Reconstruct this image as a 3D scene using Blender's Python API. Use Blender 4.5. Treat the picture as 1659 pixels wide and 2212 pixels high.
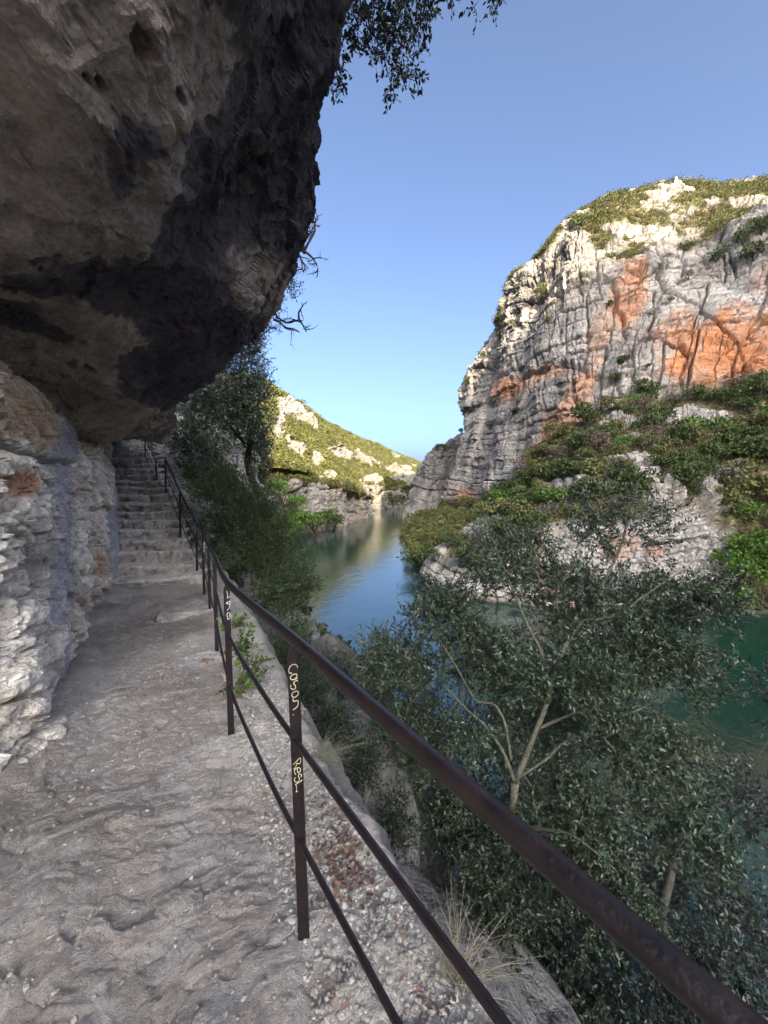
import bpy, math, random
import numpy as np
from mathutils import Vector, Matrix
for o in list(bpy.data.objects): bpy.data.objects.remove(o)
SC = bpy.context.scene
COL = SC.collection
rng = np.random.default_rng(7)
random.seed(7)
# ------------------------------------------------------------------ camera, sky, sun
F = 830.0; CX = 829.5; CY = 1106.0; PITCH = math.atan(0.0602)     # photo read at 1659 x 2212
cam = bpy.data.cameras.new('camera'); co = bpy.data.objects.new('camera', cam); COL.objects.link(co)
co.location = (0, 0, 0); co.rotation_euler = (math.radians(90) - PITCH, 0, 0)
cam.sensor_fit = 'VERTICAL'; cam.sensor_height = 36; cam.lens = 36 * F / 2212
cam.clip_start = 0.05; cam.clip_end = 5000
SC.camera = co
SUN_EL = math.radians(18); LX, LY = -0.22, 1.0                     # light travels this way over the ground
_az = math.atan2(-LX, -LY)                                          # where the sun stands, clockwise from +Y
w = bpy.data.worlds.new('World'); SC.world = w; w.use_nodes = True
wt = w.node_tree; bg = wt.nodes['Background']
sky = wt.nodes.new('ShaderNodeTexSky'); sky.sky_type = 'NISHITA'; sky.sun_disc = False
sky.sun_elevation = SUN_EL; sky.sun_rotation = _az
sky.altitude = 600; sky.air_density = 0.34; sky.dust_density = 10.0; sky.ozone_density = 3.0
tn = wt.nodes.new('ShaderNodeVectorMath'); tn.operation = 'MULTIPLY'; tn.inputs[1].default_value = (1.02, 1.0, .91)   # camera white balance, slightly warm
wt.links.new(sky.outputs[0], tn.inputs[0]); wt.links.new(tn.outputs[0], bg.inputs[0]); bg.inputs[1].default_value = 0.15
sl = bpy.data.lights.new('sun', 'SUN'); so = bpy.data.objects.new('sun', sl); COL.objects.link(so)
sl.energy = 3.3; sl.angle = math.radians(0.5); sl.color = (1.0, 0.86, 0.64)
_d = Vector((LX, LY, 0)).normalized() * math.cos(SUN_EL); _d.z = -math.sin(SUN_EL)
so.rotation_euler = _d.to_track_quat('-Z', 'Y').to_euler()
SC.view_settings.view_transform = 'Standard'; SC.view_settings.look = 'None'
SC.view_settings.exposure = 2.45; SC.view_settings.gamma = 1
WZ = -14.0                                                          # river level, the camera is at height 0

# ------------------------------------------------------------------ helpers
def at(px, py, D):
    a = (px - CX) / F; b = (CY - py) / F
    y = math.cos(PITCH) + b * math.sin(PITCH); z = -math.sin(PITCH) + b * math.cos(PITCH)
    return np.array([a / y * D, D, z / y * D])
def proj(P):
    P = np.asarray(P, float)
    f = P[..., 1] * math.cos(PITCH) - P[..., 2] * math.sin(PITCH)
    u = P[..., 1] * math.sin(PITCH) + P[..., 2] * math.cos(PITCH)
    f = np.where(f < 0.05, 0.05, f)
    return CX + F * P[..., 0] / f, CY - F * u / f
def nrm(v): return v / np.maximum(np.linalg.norm(v, axis=-1, keepdims=True), 1e-9)
def smooth(a, b, x):
    t = np.clip((x - a) / (b - a), 0, 1); return t * t * (3 - 2 * t)
def _h(ix, iy, iz, seed):
    with np.errstate(over='ignore'):
        h = (ix.astype(np.uint32) * np.uint32(374761393)) ^ (iy.astype(np.uint32) * np.uint32(668265263)) ^ (iz.astype(np.uint32) * np.uint32(2147483647 - 62)) ^ np.uint32((seed * 144665 + 977) & 0xffffffff)
        h = (h ^ (h >> np.uint32(13))) * np.uint32(1274126177)
        h = (h ^ (h >> np.uint32(15))) * np.uint32(2246822519)
        h = h ^ (h >> np.uint32(14))
    return h.astype(np.float64) / 4294967295.0
def vnoise(P, s, seed=0):
    s = np.asarray(s, float); Q = P * s
    I = np.floor(Q).astype(np.int64); f = Q - I; f = f * f * f * (f * (f * 6 - 15) + 10)
    x, y, z = I[..., 0], I[..., 1], I[..., 2]; fx, fy, fz = f[..., 0], f[..., 1], f[..., 2]
    r = 0
    for dx in (0, 1):
        wx = fx if dx else 1 - fx
        for dy in (0, 1):
            wy = fy if dy else 1 - fy
            for dz in (0, 1):
                r = r + wx * wy * (fz if dz else 1 - fz) * _h(x + dx, y + dy, z + dz, seed)
    return r * 2 - 1
def fbm(P, s, octv=4, seed=0, gain=0.5):
    s = np.asarray(s, float); r = 0; a = 1; n = 0
    for i in range(octv):
        r = r + a * vnoise(P + 17.3 * i, s * (2.03 ** i), seed + i); n += a; a *= gain
    return r / n * 1.6
def cells(P, s, seed=0, jit=0.9):
    s = np.asarray(s, float); Q = P * s; I = np.floor(Q).astype(np.int64)
    f1 = np.full(Q.shape[:-1], 9.0); f2 = f1.copy(); idr = np.zeros_like(f1)
    for dx in (-1, 0, 1):
        for dy in (-1, 0, 1):
            for dz in (-1, 0, 1):
                cx, cy, cz = I[..., 0] + dx, I[..., 1] + dy, I[..., 2] + dz
                a = _h(cx, cy, cz, seed); b = _h(cx, cy, cz, seed + 11); c = _h(cx, cy, cz, seed + 23)
                d = (cx + .5 + (a - .5) * jit - Q[..., 0]) ** 2 + (cy + .5 + (b - .5) * jit - Q[..., 1]) ** 2 + (cz + .5 + (c - .5) * jit - Q[..., 2]) ** 2
                d = np.sqrt(d); n = d < f1
                f2 = np.where(n, f1, np.minimum(f2, d)); idr = np.where(n, _h(cx, cy, cz, seed + 37), idr); f1 = np.where(n, d, f1)
    return f1, f2, idr
def blocks(u, v, wu, wv_, seed):
    """jointed beds: v runs across the beds, u along them; returns block value 0..1 and distance to its edge"""
    lv = v / wv_; li = np.floor(lv).astype(np.int64); z = np.zeros_like(li); wj = wu * (.7 + .6 * _h(li, z, z, seed)); q = u / wj + _h(li, z + 1, z, seed) * 7
    qi = np.floor(q).astype(np.int64); e = np.minimum(np.minimum(lv - li, 1 - lv + li) * wv_, np.minimum(q - qi, 1 - q + qi) * wj)
    return _h(li, qi, z, seed + 5), e, _h(li, z + 2, z, seed + 9)
def cr(P, n, even=True, wts=None):
    """Catmull-Rom through P (k, ..., 3) along axis 0, n samples"""
    P = np.asarray(P, float); k = len(P)
    if wts is None:
        seg = np.ones(k - 1)
        if even:
            d = np.linalg.norm(np.diff(P, axis=0), axis=-1)
            seg = d if d.ndim == 1 else d.mean(axis=tuple(range(1, d.ndim)))
    else: seg = np.asarray(wts, float)
    c = np.concatenate([[0], np.cumsum(seg)]); c /= c[-1]
    t = np.interp(np.linspace(0, 1, n), c, np.arange(k)); i = np.minimum(t.astype(int), k - 2); f = t - i
    E = np.concatenate([[2 * P[0] - P[1]], P, [2 * P[-1] - P[-2]]])
    f = f.reshape((-1,) + (1,) * (P.ndim - 1))
    a, b, c_, d_ = E[i], E[i + 1], E[i + 2], E[i + 3]
    m1 = (c_ - a) * .5 * .8; m2 = (d_ - b) * .5 * .8
    return (2*f**3-3*f**2+1)*b + (f**3-2*f**2+f)*m1 + (-2*f**3+3*f**2)*c_ + (f**3-f**2)*m2, t
def grid_normals(G):
    return nrm(np.cross(np.gradient(G, axis=0), np.gradient(G, axis=1)))

def tag(o, label=None, cat=None, group=None, kind=None):
    if label: o['label'] = label
    if cat: o['category'] = cat
    if group: o['group'] = group
    if kind: o['kind'] = kind
    return o
def empty(name, loc=(0, 0, 0)):
    o = bpy.data.objects.new(name, None); COL.objects.link(o); o.location = [float(c) for c in loc]; o.empty_display_size = 0.3
    return o
def make_mesh(name, V, Fq, m, parent=None, col=None, smooth_sh=False, origin=None):
    """V (n,3); Fq (m,k) same-size faces, or list of such arrays"""
    V = np.asarray(V, np.float32).reshape(-1, 3)
    if parent is not None:
        q = parent
        while q is not None: V = V - np.array(q.location, np.float32); q = q.parent
    elif origin is not None: V = V - np.asarray(origin, np.float32)
    Fl = Fq if isinstance(Fq, list) else [Fq]
    Fl = [np.asarray(f, np.int32) for f in Fl if len(f)]
    me = bpy.data.meshes.new(name)
    me.vertices.add(len(V)); me.vertices.foreach_set('co', V.ravel())
    nl = sum(f.size for f in Fl); nf = sum(len(f) for f in Fl)
    me.loops.add(nl); me.loops.foreach_set('vertex_index', np.concatenate([f.ravel() for f in Fl]))
    tot = np.concatenate([np.full(len(f), f.shape[1], np.int32) for f in Fl])
    me.polygons.add(nf); me.polygons.foreach_set('loop_start', np.concatenate([[0], np.cumsum(tot)[:-1]]).astype(np.int32))
    me.polygons.foreach_set('loop_total', tot)
    me.polygons.foreach_set('use_smooth', np.full(nf, smooth_sh))
    me.update(calc_edges=True)
    if col is not None:
        ca = me.color_attributes.new('Col', 'FLOAT_COLOR', 'POINT')
        c4 = np.ones((len(V), 4), np.float32); c4[:, :3] = np.asarray(col).reshape(-1, 3); ca.data.foreach_set('color', c4.ravel())
    if m: me.materials.append(m)
    o = bpy.data.objects.new(name, me); COL.objects.link(o)
    if parent is not None: o.parent = parent
    elif origin is not None: o.location = [float(c) for c in origin]
    return o
def grid_obj(name, G, m, col=None, parent=None, flip=False, smooth_sh=True, kind=None, origin=None):
    a, b = G.shape[:2]; I = np.arange(a * b).reshape(a, b)
    Q = np.stack([I[:-1, :-1], I[1:, :-1], I[1:, 1:], I[:-1, 1:]], -1).reshape(-1, 4)
    if flip: Q = Q[:, ::-1]
    o = make_mesh(name, G.reshape(-1, 3), Q, m, parent, None if col is None else col.reshape(-1, 3), smooth_sh, origin)
    if kind: o['kind'] = kind
    return o

# ------------------------------------------------------------------ materials
def mat(name, base=(.5, .5, .5), rough=.9, attr=True, bumps=((8, .3),), mott=((3, .35),), spec=.3, metallic=0, transl=0, stretch=(1, 1, 1), dist=1.0):
    m = bpy.data.materials.new(name); m.use_nodes = True; nt = m.node_tree; N = nt.nodes; L = nt.links
    b = N['Principled BSDF']; b.inputs['Roughness'].default_value = rough; b.inputs['Specular IOR Level'].default_value = spec
    b.inputs['Metallic'].default_value = metallic
    if attr:
        a = N.new('ShaderNodeAttribute'); a.attribute_name = 'Col'; c = a.outputs['Color']
    else:
        a = N.new('ShaderNodeRGB'); a.outputs[0].default_value = (*base, 1); c = a.outputs[0]
    tc = N.new('ShaderNodeTexCoord'); mp = N.new('ShaderNodeMapping'); mp.inputs['Scale'].default_value = stretch
    L.new(tc.outputs['Object'], mp.inputs[0])
    for sc_, am in mott:
        n = N.new('ShaderNodeTexNoise'); n.inputs['Scale'].default_value = sc_; n.inputs['Detail'].default_value = 6; n.inputs['Roughness'].default_value = .65
        L.new(mp.outputs[0], n.inputs['Vector'])
        r = N.new('ShaderNodeMapRange'); r.inputs[1].default_value = .3; r.inputs[2].default_value = .7
        r.inputs[3].default_value = 1 - am; r.inputs[4].default_value = 1 + am
        L.new(n.outputs[0], r.inputs[0])
        v = N.new('ShaderNodeVectorMath'); v.operation = 'SCALE'; L.new(c, v.inputs[0]); L.new(r.outputs[0], v.inputs['Scale']); c = v.outputs[0]
    L.new(c, b.inputs['Base Color'])
    prev = None
    for sc_, am in bumps:
        n = N.new('ShaderNodeTexNoise'); n.inputs['Scale'].default_value = sc_; n.inputs['Detail'].default_value = 7; n.inputs['Roughness'].default_value = .6
        L.new(mp.outputs[0], n.inputs['Vector'])
        bp = N.new('ShaderNodeBump'); bp.inputs['Strength'].default_value = 1.0; bp.inputs['Distance'].default_value = am
        L.new(n.outputs[0], bp.inputs['Height'])
        if prev: L.new(prev, bp.inputs['Normal'])
        prev = bp.outputs[0]
    if prev: L.new(prev, b.inputs['Normal'])
    if transl:
        t = N.new('ShaderNodeBsdfTranslucent'); L.new(c, t.inputs[0]); mx = N.new('ShaderNodeMixShader'); mx.inputs[0].default_value = transl
        L.new(b.outputs[0], mx.inputs[1]); L.new(t.outputs[0], mx.inputs[2]); L.new(mx.outputs[0], N['Material Output'].inputs[0])
    return m
M_near = mat('limestone_near', bumps=((9, .06), (45, .014), (160, .005)), mott=((5, .22), (40, .22)))
M_roof = mat('limestone_roof', bumps=((6, .06), (30, .015), (110, .005)), mott=((3, .25), (22, .25)))
M_path = mat('trodden_rock', bumps=((9, .03), (30, .03), (90, .012), (240, .006)), mott=((3, .12), (11, .12), (50, .16), (160, .14)))
M_cliff = mat('limestone_cliff', bumps=((.5, .6), (2.2, .28)), mott=((.6, .2), (3.0, .25)))
M_cliff_far = mat('limestone_far', bumps=((.3, 1.0), (1.0, .5)), mott=((.3, .2), (1.2, .25)))
M_soil = mat('hill_ground', bumps=((.5, .3),), mott=((.3, .2),))
M_leaf = mat('oak_leaf', rough=.38, spec=.6, bumps=(), mott=(), transl=.12)
M_bush = mat('bush_leaf', rough=.6, spec=.3, bumps=(), mott=(), transl=.25)
M_bark = mat('lichen_bark', bumps=((60, .01),), mott=((30, .5),), rough=.95)
M_dry = mat('dry_grass', bumps=(), mott=(), rough=.8)
M_stone = mat('loose_stone', bumps=((60, .004),), mott=((25, .25),))
def rail_mat():
    m = bpy.data.materials.new('rusty_painted_steel'); m.use_nodes = True; nt = m.node_tree; N = nt.nodes; L = nt.links; b = N['Principled BSDF']
    tc = N.new('ShaderNodeTexCoord')
    n = N.new('ShaderNodeTexNoise'); n.inputs['Scale'].default_value = 14; n.inputs['Detail'].default_value = 9; n.inputs['Roughness'].default_value = .7
    L.new(tc.outputs['Object'], n.inputs['Vector'])
    r = N.new('ShaderNodeValToRGB'); e = r.color_ramp.elements
    e[0].position = .36; e[0].color = (.007, .0045, .0052, 1); e[1].position = .72; e[1].color = (.026, .013, .011, 1)
    x = r.color_ramp.elements.new(.52); x.color = (.012, .0068, .0072, 1)
    L.new(n.outputs[0], r.inputs[0]); L.new(r.outputs[0], b.inputs['Base Color'])
    n2 = N.new('ShaderNodeTexNoise'); n2.inputs['Scale'].default_value = 120; n2.inputs['Detail'].default_value = 5
    L.new(tc.outputs['Object'], n2.inputs['Vector'])
    bp = N.new('ShaderNodeBump'); bp.inputs['Distance'].default_value = .0014; L.new(n2.outputs[0], bp.inputs['Height']); L.new(bp.outputs[0], b.inputs['Normal'])
    mr = N.new('ShaderNodeMapRange'); mr.inputs[3].default_value = .26; mr.inputs[4].default_value = .62; L.new(n.outputs[0], mr.inputs[0]); L.new(mr.outputs[0], b.inputs['Roughness'])
    b.inputs['Specular IOR Level'].default_value = .5
    return m
M_rail = rail_mat()
M_ink_y = mat('yellow_paint', base=(.55, .51, .32), attr=False, bumps=(), mott=((60, .25),), rough=.7)
M_ink_w = mat('white_paint', base=(.62, .62, .60), attr=False, bumps=(), mott=((60, .2),), rough=.7)
def water_mat():
    m = bpy.data.materials.new('river_water'); m.use_nodes = True; nt = m.node_tree; N = nt.nodes; L = nt.links; b = N['Principled BSDF']
    b.inputs['Base Color'].default_value = (.004, .038, .029, 1); b.inputs['Roughness'].default_value = .04; b.inputs['IOR'].default_value = 1.9
    b.inputs['Specular IOR Level'].default_value = .5
    tc = N.new('ShaderNodeTexCoord'); prev = None
    for sc_, d in ((.25, .07), (1.6, .034), (5.0, .013)):
        mp = N.new('ShaderNodeMapping'); mp.inputs['Scale'].default_value = (1.0, .55, 1); mp.inputs['Rotation'].default_value = (0, 0, .3)
        L.new(tc.outputs['Object'], mp.inputs[0])
        n = N.new('ShaderNodeTexNoise'); n.inputs['Scale'].default_value = sc_; n.inputs['Detail'].default_value = 3
        L.new(mp.outputs[0], n.inputs['Vector'])
        bp = N.new('ShaderNodeBump'); bp.inputs['Distance'].default_value = d; L.new(n.outputs[0], bp.inputs['Height'])
        if prev: L.new(prev, bp.inputs['Normal'])
        prev = bp.outputs[0]
    L.new(prev, b.inputs['Normal'])
    return m
M_water = water_mat()

def mixc(a, b, t): return a * (1 - t[..., None]) + np.asarray(b) * t[..., None]
def blob(px, py, cx, cy, rx, ry, rot=0.0):
    c, s = math.cos(math.radians(rot)), math.sin(math.radians(rot))
    x = (px - cx); y = (py - cy); u = (x * c + y * s) / rx; v = (-x * s + y * c) / ry
    return 1 - np.sqrt(u * u + v * v)

# ------------------------------------------------------------------ river
o = make_mesh('river', [(-900, -300, WZ), (900, -300, WZ), (900, 1500, WZ), (-900, 1500, WZ)], np.array([(0, 1, 2, 3)]), M_water); o['kind'] = 'structure'

# ------------------------------------------------------------------ opposite massif
def wv(x, y, z): return np.array([x, y, z], float)
def right_massif():
    cols = []
    def c(W, M, S, Cc, P, back=(60, 60, 4)):
        W = at(*W); M = at(*M); S = at(*S); Cc = at(*Cc); P = at(*P)
        W0 = W.copy(); W0[2] = WZ - 2.5; W[2] = WZ
        d = np.array([P[0] + 20, P[1], 0.]); d = d / np.linalg.norm(d)
        B = P + d * 60 + np.array([0, 0, back[2]]); B2 = P + d * 260 + np.array([0, 0, back[2] + 5])
        cols.append([W0, W, M, S, Cc, P, B, B2])
    c((905,1098,275),(905,1090,277),(915,1075,285),(945,1015,300),(985,1000,330))
    c((868,1113,200),(872,1098,201),(888,1080,206),(927,1003,214),(985,985,240))
    c((874,1130,160),(890,1105,163),(915,1085,168),(945,968,176),(1000,945,200))
    c((884,1135,146),(925,1105,150),(1005,1082,162),(1012,965,176),(1045,900,190))
    c((866,1150,126),(915,1118,128),(965,1088,131),(998,880,138),(1028,815,150))
    c((893,1190,88),(955,1145,93),(1020,1085,108),(1066,775,121),(1078,700,130))
    c((915,1250,62),(985,1150,70),(1075,1070,95),(1098,700,113),(1104,605,122))
    c((1000,1290,50),(1050,1140,56),(1125,1035,86),(1152,640,106),(1176,550,120))
    c((1130,1305,46.5),(1150,1110,52),(1190,970,80),(1210,590,104),(1232,480,117))
    c((1250,1312,45),(1270,1085,51),(1262,910,76),(1290,545,100),(1320,432,116))
    c((1370,1315,45),(1400,1065,51),(1360,868,75),(1410,545,98),(1430,408,116))
    c((1480,1312,45),(1500,1075,53),(1470,850,74),(1540,520,96),(1540,400,116))
    c((1570,1325,43.5),(1600,1130,52),(1580,832,71),(1640,490,92),(1650,394,115))
    c((1700,1330,42.5),(1720,1150,50),(1740,800,68),(1800,460,88),(1800,375,112))
    c((1950,1360,38),(2000,1150,46),(2000,780,62),(2060,400,80),(2060,330,104))
    # beyond the frame on the right the bank swings back towards the viewer
    cols.append([wv(62,20,-17),wv(63,20,-14),wv(68,20,-4),wv(82,24,14),wv(100,28,44),wv(125,40,60),wv(180,60,64),wv(380,80,66)])
    cols.append([wv(66,-20,-17),wv(67,-20,-14),wv(72,-20,-4),wv(90,-20,14),wv(110,-20,44),wv(135,-20,60),wv(190,-20,64),wv(390,-20,66)])
    A = np.array(cols)                                          # (ncol, 8, 3)
    wc = [1.2,1.0,1.0,1.0,1.4,1.6,1.8,2,2,2,2,2,1.6,1.0,.5,.3]
    A, tc = cr(A, 760, wts=wc)
    A = np.swapaxes(A, 0, 1); A, tr = cr(A, 720, wts=[.25, 1.6, 2.1, 3.3, 1.6, .5, .25]); A = np.swapaxes(A, 0, 1)
    tr = np.broadcast_to(tr, A.shape[:2]); tc2 = np.broadcast_to(tc[:, None], A.shape[:2])
    N = grid_normals(A); out = np.array([-.5, -.8, .1])
    if (N[300, 380] * out).sum() < 0: N = -N
    nz0 = fbm(A, .12, 3, 2) * .22
    lowc = smooth(.8, 1.05, tr) * (1 - smooth(1.72, 1.9, tr + nz0)) * smooth(-.4, -.2, fbm(A, (.16, .16, .12), 3, 91) + .45 * (1 - smooth(9.5, 10.5, tc2)) * (1 - .8 * smooth(1.3, 1.7, tr)))      # low white cliff over the water
    lowc = lowc * (1 - smooth(11.6, 12.2, tc2)) * (1 - smooth(1.25, 1.5, tr + nz0) * (1 - smooth(7.8, 8.8, tc2)))
    lowc = np.where(tc2 < 6.5, smooth(.8,1,tr)*(1-smooth(1.5,1.9,tr))*smooth(5.6,6.5,tc2), lowc)
    high = smooth(2.95, 3.05, tr) * (1 - smooth(3.98, 4.12, tr + nz0 * 1.1 - .75 * (1 - smooth(7.6, 9.4, tc2))))
    head = 1 - smooth(3.2, 4.3, tc2)                                # the farther headland is rock down to the water
    rock = np.clip(np.maximum(np.maximum(lowc, high), head * smooth(.9, 1.1, tr) * (1 - smooth(4.2, 5, tr))), 0, 1)
    # big forms
    dsp = fbm(A, (.035, .035, .02), 3, 3) * 3.2 * rock + fbm(A, .05, 3, 5) * 1.2 * (1 - rock)
    dsp += fbm(A, (.12, .12, .05), 3, 8) * 1.5 * rock
    # outcrops on the scrub slope
    outc = smooth(.62, .8, fbm(A, .11, 3, 77)) * (1 - rock) * (1 - smooth(4.9, 5.6, tr)*.0)
    outc_top = smooth(-.02, .2, fbm(A, (.2, .2, .14), 4, 79) - .22 * smooth(8.5, 10.5, tc2) + .25 * (1 - smooth(4.2, 4.6, tr))) * smooth(3.9, 4.1, tr) * (1 - smooth(5.2, 5.8, tr))
    px, py = proj(A)
    for (cx, cy, rx, ry, rt) in ((1490,895,95,26,5),(1340,925,40,14,0),(1330,1010,34,10,0),(1530,1090,40,45,0),(1545,910,30,24,0),(1060,1140,60,14,-20),(1260,1060,70,12,0),(1400,960,50,10,0)):
        outc = np.maximum(outc, smooth(-.15, .15, blob(px, py, cx, cy, rx, ry, rt) + fbm(A, .2, 3, 90) * .5) * (1 - rock))
    outc = np.maximum(outc, outc_top)
    rk = np.maximum(rock, outc)
    # tilted beds: stepped profile in height, broken up sideways
    wz = A[..., 2] + fbm(A, .02, 2, 12) * 2.0 - .06 * A[..., 0]
    for per, amp, sd in ((6.5, 1.1, 1), (2.6, .55, 2), (1.15, .22, 3)):
        q = wz / per + vnoise(A, (.02, .02, .02), sd) * .5; fr = q - np.floor(q)
        k = .35 + .65 * vnoise(A, (.07, .07, .02), sd + 40).clip(0, 1)
        dsp += amp * (smooth(0, .18, fr) * (1 - fr) ** .7 - .45) * rock * k
    W = A + np.stack([fbm(A, .3, 3, 50 + i) * .45 for i in range(3)], -1)
    f1, f2, idr = cells(W, (.12, .12, .04), 21); hi_ = .35 + .65 * high; dsp += hi_ * ((idr - .5) * 1.3 - .9 * np.exp(-((f2 - f1) / .05) ** 2)) * rock
    f1b, f2b, idb = cells(W, (.42, .42, .30), 31); dsp += ((idb - .5) * .2) * rock
    arc = np.concatenate([[0], np.cumsum(np.linalg.norm(np.diff(A[:, 400], axis=0), axis=1))])[:, None] * np.ones(A.shape[:2])
    uu = arc + fbm(A, .05, 2, 51) * 2.0 + fbm(A, .6, 3, 56) * .28; vv = wz + fbm(A, .04, 2, 52) * 1.0 + fbm(A, .8, 3, 57) * .16; crk = np.zeros(A.shape[:2])
    for wu, wq, am, gd, gw, sd in ((9.0, 13, 1.5, .9, .24, 1), (3.6, 5.0, .8, .55, .14, 2), (2.0, 1.5, .38, .32, .09, 3), (.9, .7, .16, .12, .06, 4)):
        on = smooth(-.25, .15, vnoise(A, .05, 70 + sd)) if sd > 1 else 1
        lo_ = 1 - high; fs = 1 + lo_ * {1: -.65, 2: -.2, 3: .7, 4: 1.2}[sd]
        bv, e, lay = blocks(uu, vv, wu, wq, 60 + sd); dsp += fs * ((bv - .5) * am + (lay - .5) * am * .6 - gd * np.exp(-(e / gw) ** 2)) * rk * on
        crk = np.maximum(crk, np.exp(-(e / (gw * .8)) ** 2) * on * (.9 if sd < 3 else .6))
    crk = crk * smooth(-.4, .1, fbm(A, .3, 2, 99))
    dsp += outc * (.5 + (idb - .5) * .8 + fbm(A, .4, 3, 60) * .5)
    # overhang slot with a dark roof
    slot = smooth(0, .5, blob(px, py, 1385, 607, 62, 20, -18)) + smooth(0, .4, blob(px, py, 1150, 810, 60, 12, -10)) * .6 + smooth(0, .4, blob(px, py, 1560, 770, 120, 18, -8)) * .6
    dsp -= slot * 2.2 * rock
    dsp -= smooth(0, .5, blob(px, py, 1304, 1195, 10, 22)) * 3
    A2 = A + N * dsp[..., None]
    # colours
    n1 = fbm(A, .06, 4, 100); n2 = fbm(A, (.3, .3, .08), 4, 105); n3 = fbm(A, .8, 3, 110)
    base = np.ones(A.shape) * np.array([.31, .275, .238])
    base = mixc(base, (.44, .40, .345), smooth(-.2, .7, n1)); base = mixc(base, (.16, .15, .142), smooth(.15, .8, n2) * .8)
    base = mixc(base, (.17, .165, .16), smooth(.3, .9, fbm(A, (.6, .6, .2), 3, 107)) * .5)
    white = lowc; base = mixc(base, (.48, .44, .40), white * .75)
    org = np.zeros(A.shape[:2])
    for (cx, cy, rx, ry, rt, s) in ((1570,775,175,70,-8,1.15),(1700,760,120,80,0,1),(1350,640,40,75,12,.8),(1310,700,30,90,25,.4),(1250,860,28,100,22,.75),(1210,930,30,60,30,.9),(1160,985,46,26,-25,1),(1098,838,50,30,-10,.85),(1180,810,60,18,-8,.6),
                                 (1080,1070,50,16,-15,.5),(1010,1080,24,26,0,.7),(1210,1265,30,45,0,.9),(1165,1240,16,40,0,.7),(1330,1180,40,30,0,.4),(1395,1195,22,22,0,.6),(1245,1300,60,20,0,.4),(1660,620,40,40,0,.3),(1445,720,70,25,-30,.5)):
        org = np.maximum(org, s * smooth(-.25, .35, blob(px, py, cx, cy, rx, ry, rt) + n2 * .35 + n3 * .12))
    org *= rock
    org *= 1 - .35 * smooth(.1, .7, fbm(A, (.5, .5, .06), 3, 108)); base = mixc(base, (.50, .225, .11), org * .92); base = mixc(base, (.54, .35, .22), smooth(.1, .7, n3) * org * .6); base = mixc(base, (.10, .09, .085), crk * .62)
    streak = smooth(.15, .5, fbm(A, (.6, .6, .035), 4, 130)) * high * smooth(-.3, .3, fbm(A, .06, 2, 131))
    base = mixc(base, (.09, .088, .09), streak * .6)
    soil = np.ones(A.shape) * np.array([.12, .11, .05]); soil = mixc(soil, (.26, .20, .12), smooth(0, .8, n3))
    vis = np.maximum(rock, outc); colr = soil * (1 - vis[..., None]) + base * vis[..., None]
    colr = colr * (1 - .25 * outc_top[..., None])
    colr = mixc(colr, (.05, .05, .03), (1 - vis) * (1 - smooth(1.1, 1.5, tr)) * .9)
    # scrubby ledges: green moss and weeds where the rock is less steep
    N2 = grid_normals(A2); 
    if (N2[300, 380] * out).sum() < 0: N2 = -N2
    ledge = smooth(.45, .75, N2[..., 2]) * rock * smooth(-.1, .5, n1 + n3 * .5)
    colr = mixc(colr, (.07, .075, .03), ledge * .7)
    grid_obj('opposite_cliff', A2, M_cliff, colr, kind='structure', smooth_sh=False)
    return A2, N2, tr, tc2, rock, outc, px, py
RM, RN, Rtr, Rtc, Rrock, Routc, _, _ = right_massif()
RPX, RPY = proj(RM); RD = RM[..., 1]
def hit(px, py, r=6, M=None):
    """nearest visible point of the massif at a photo position"""
    d = (RPX - px) ** 2 + (RPY - py) ** 2
    m = d < r * r
    if not m.any():
        i = np.unravel_index(np.argmin(d), d.shape); return RM[i]
    dd = np.where(m, RD, 1e9); i = np.unravel_index(np.argmin(dd), dd.shape); return RM[i]

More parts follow.
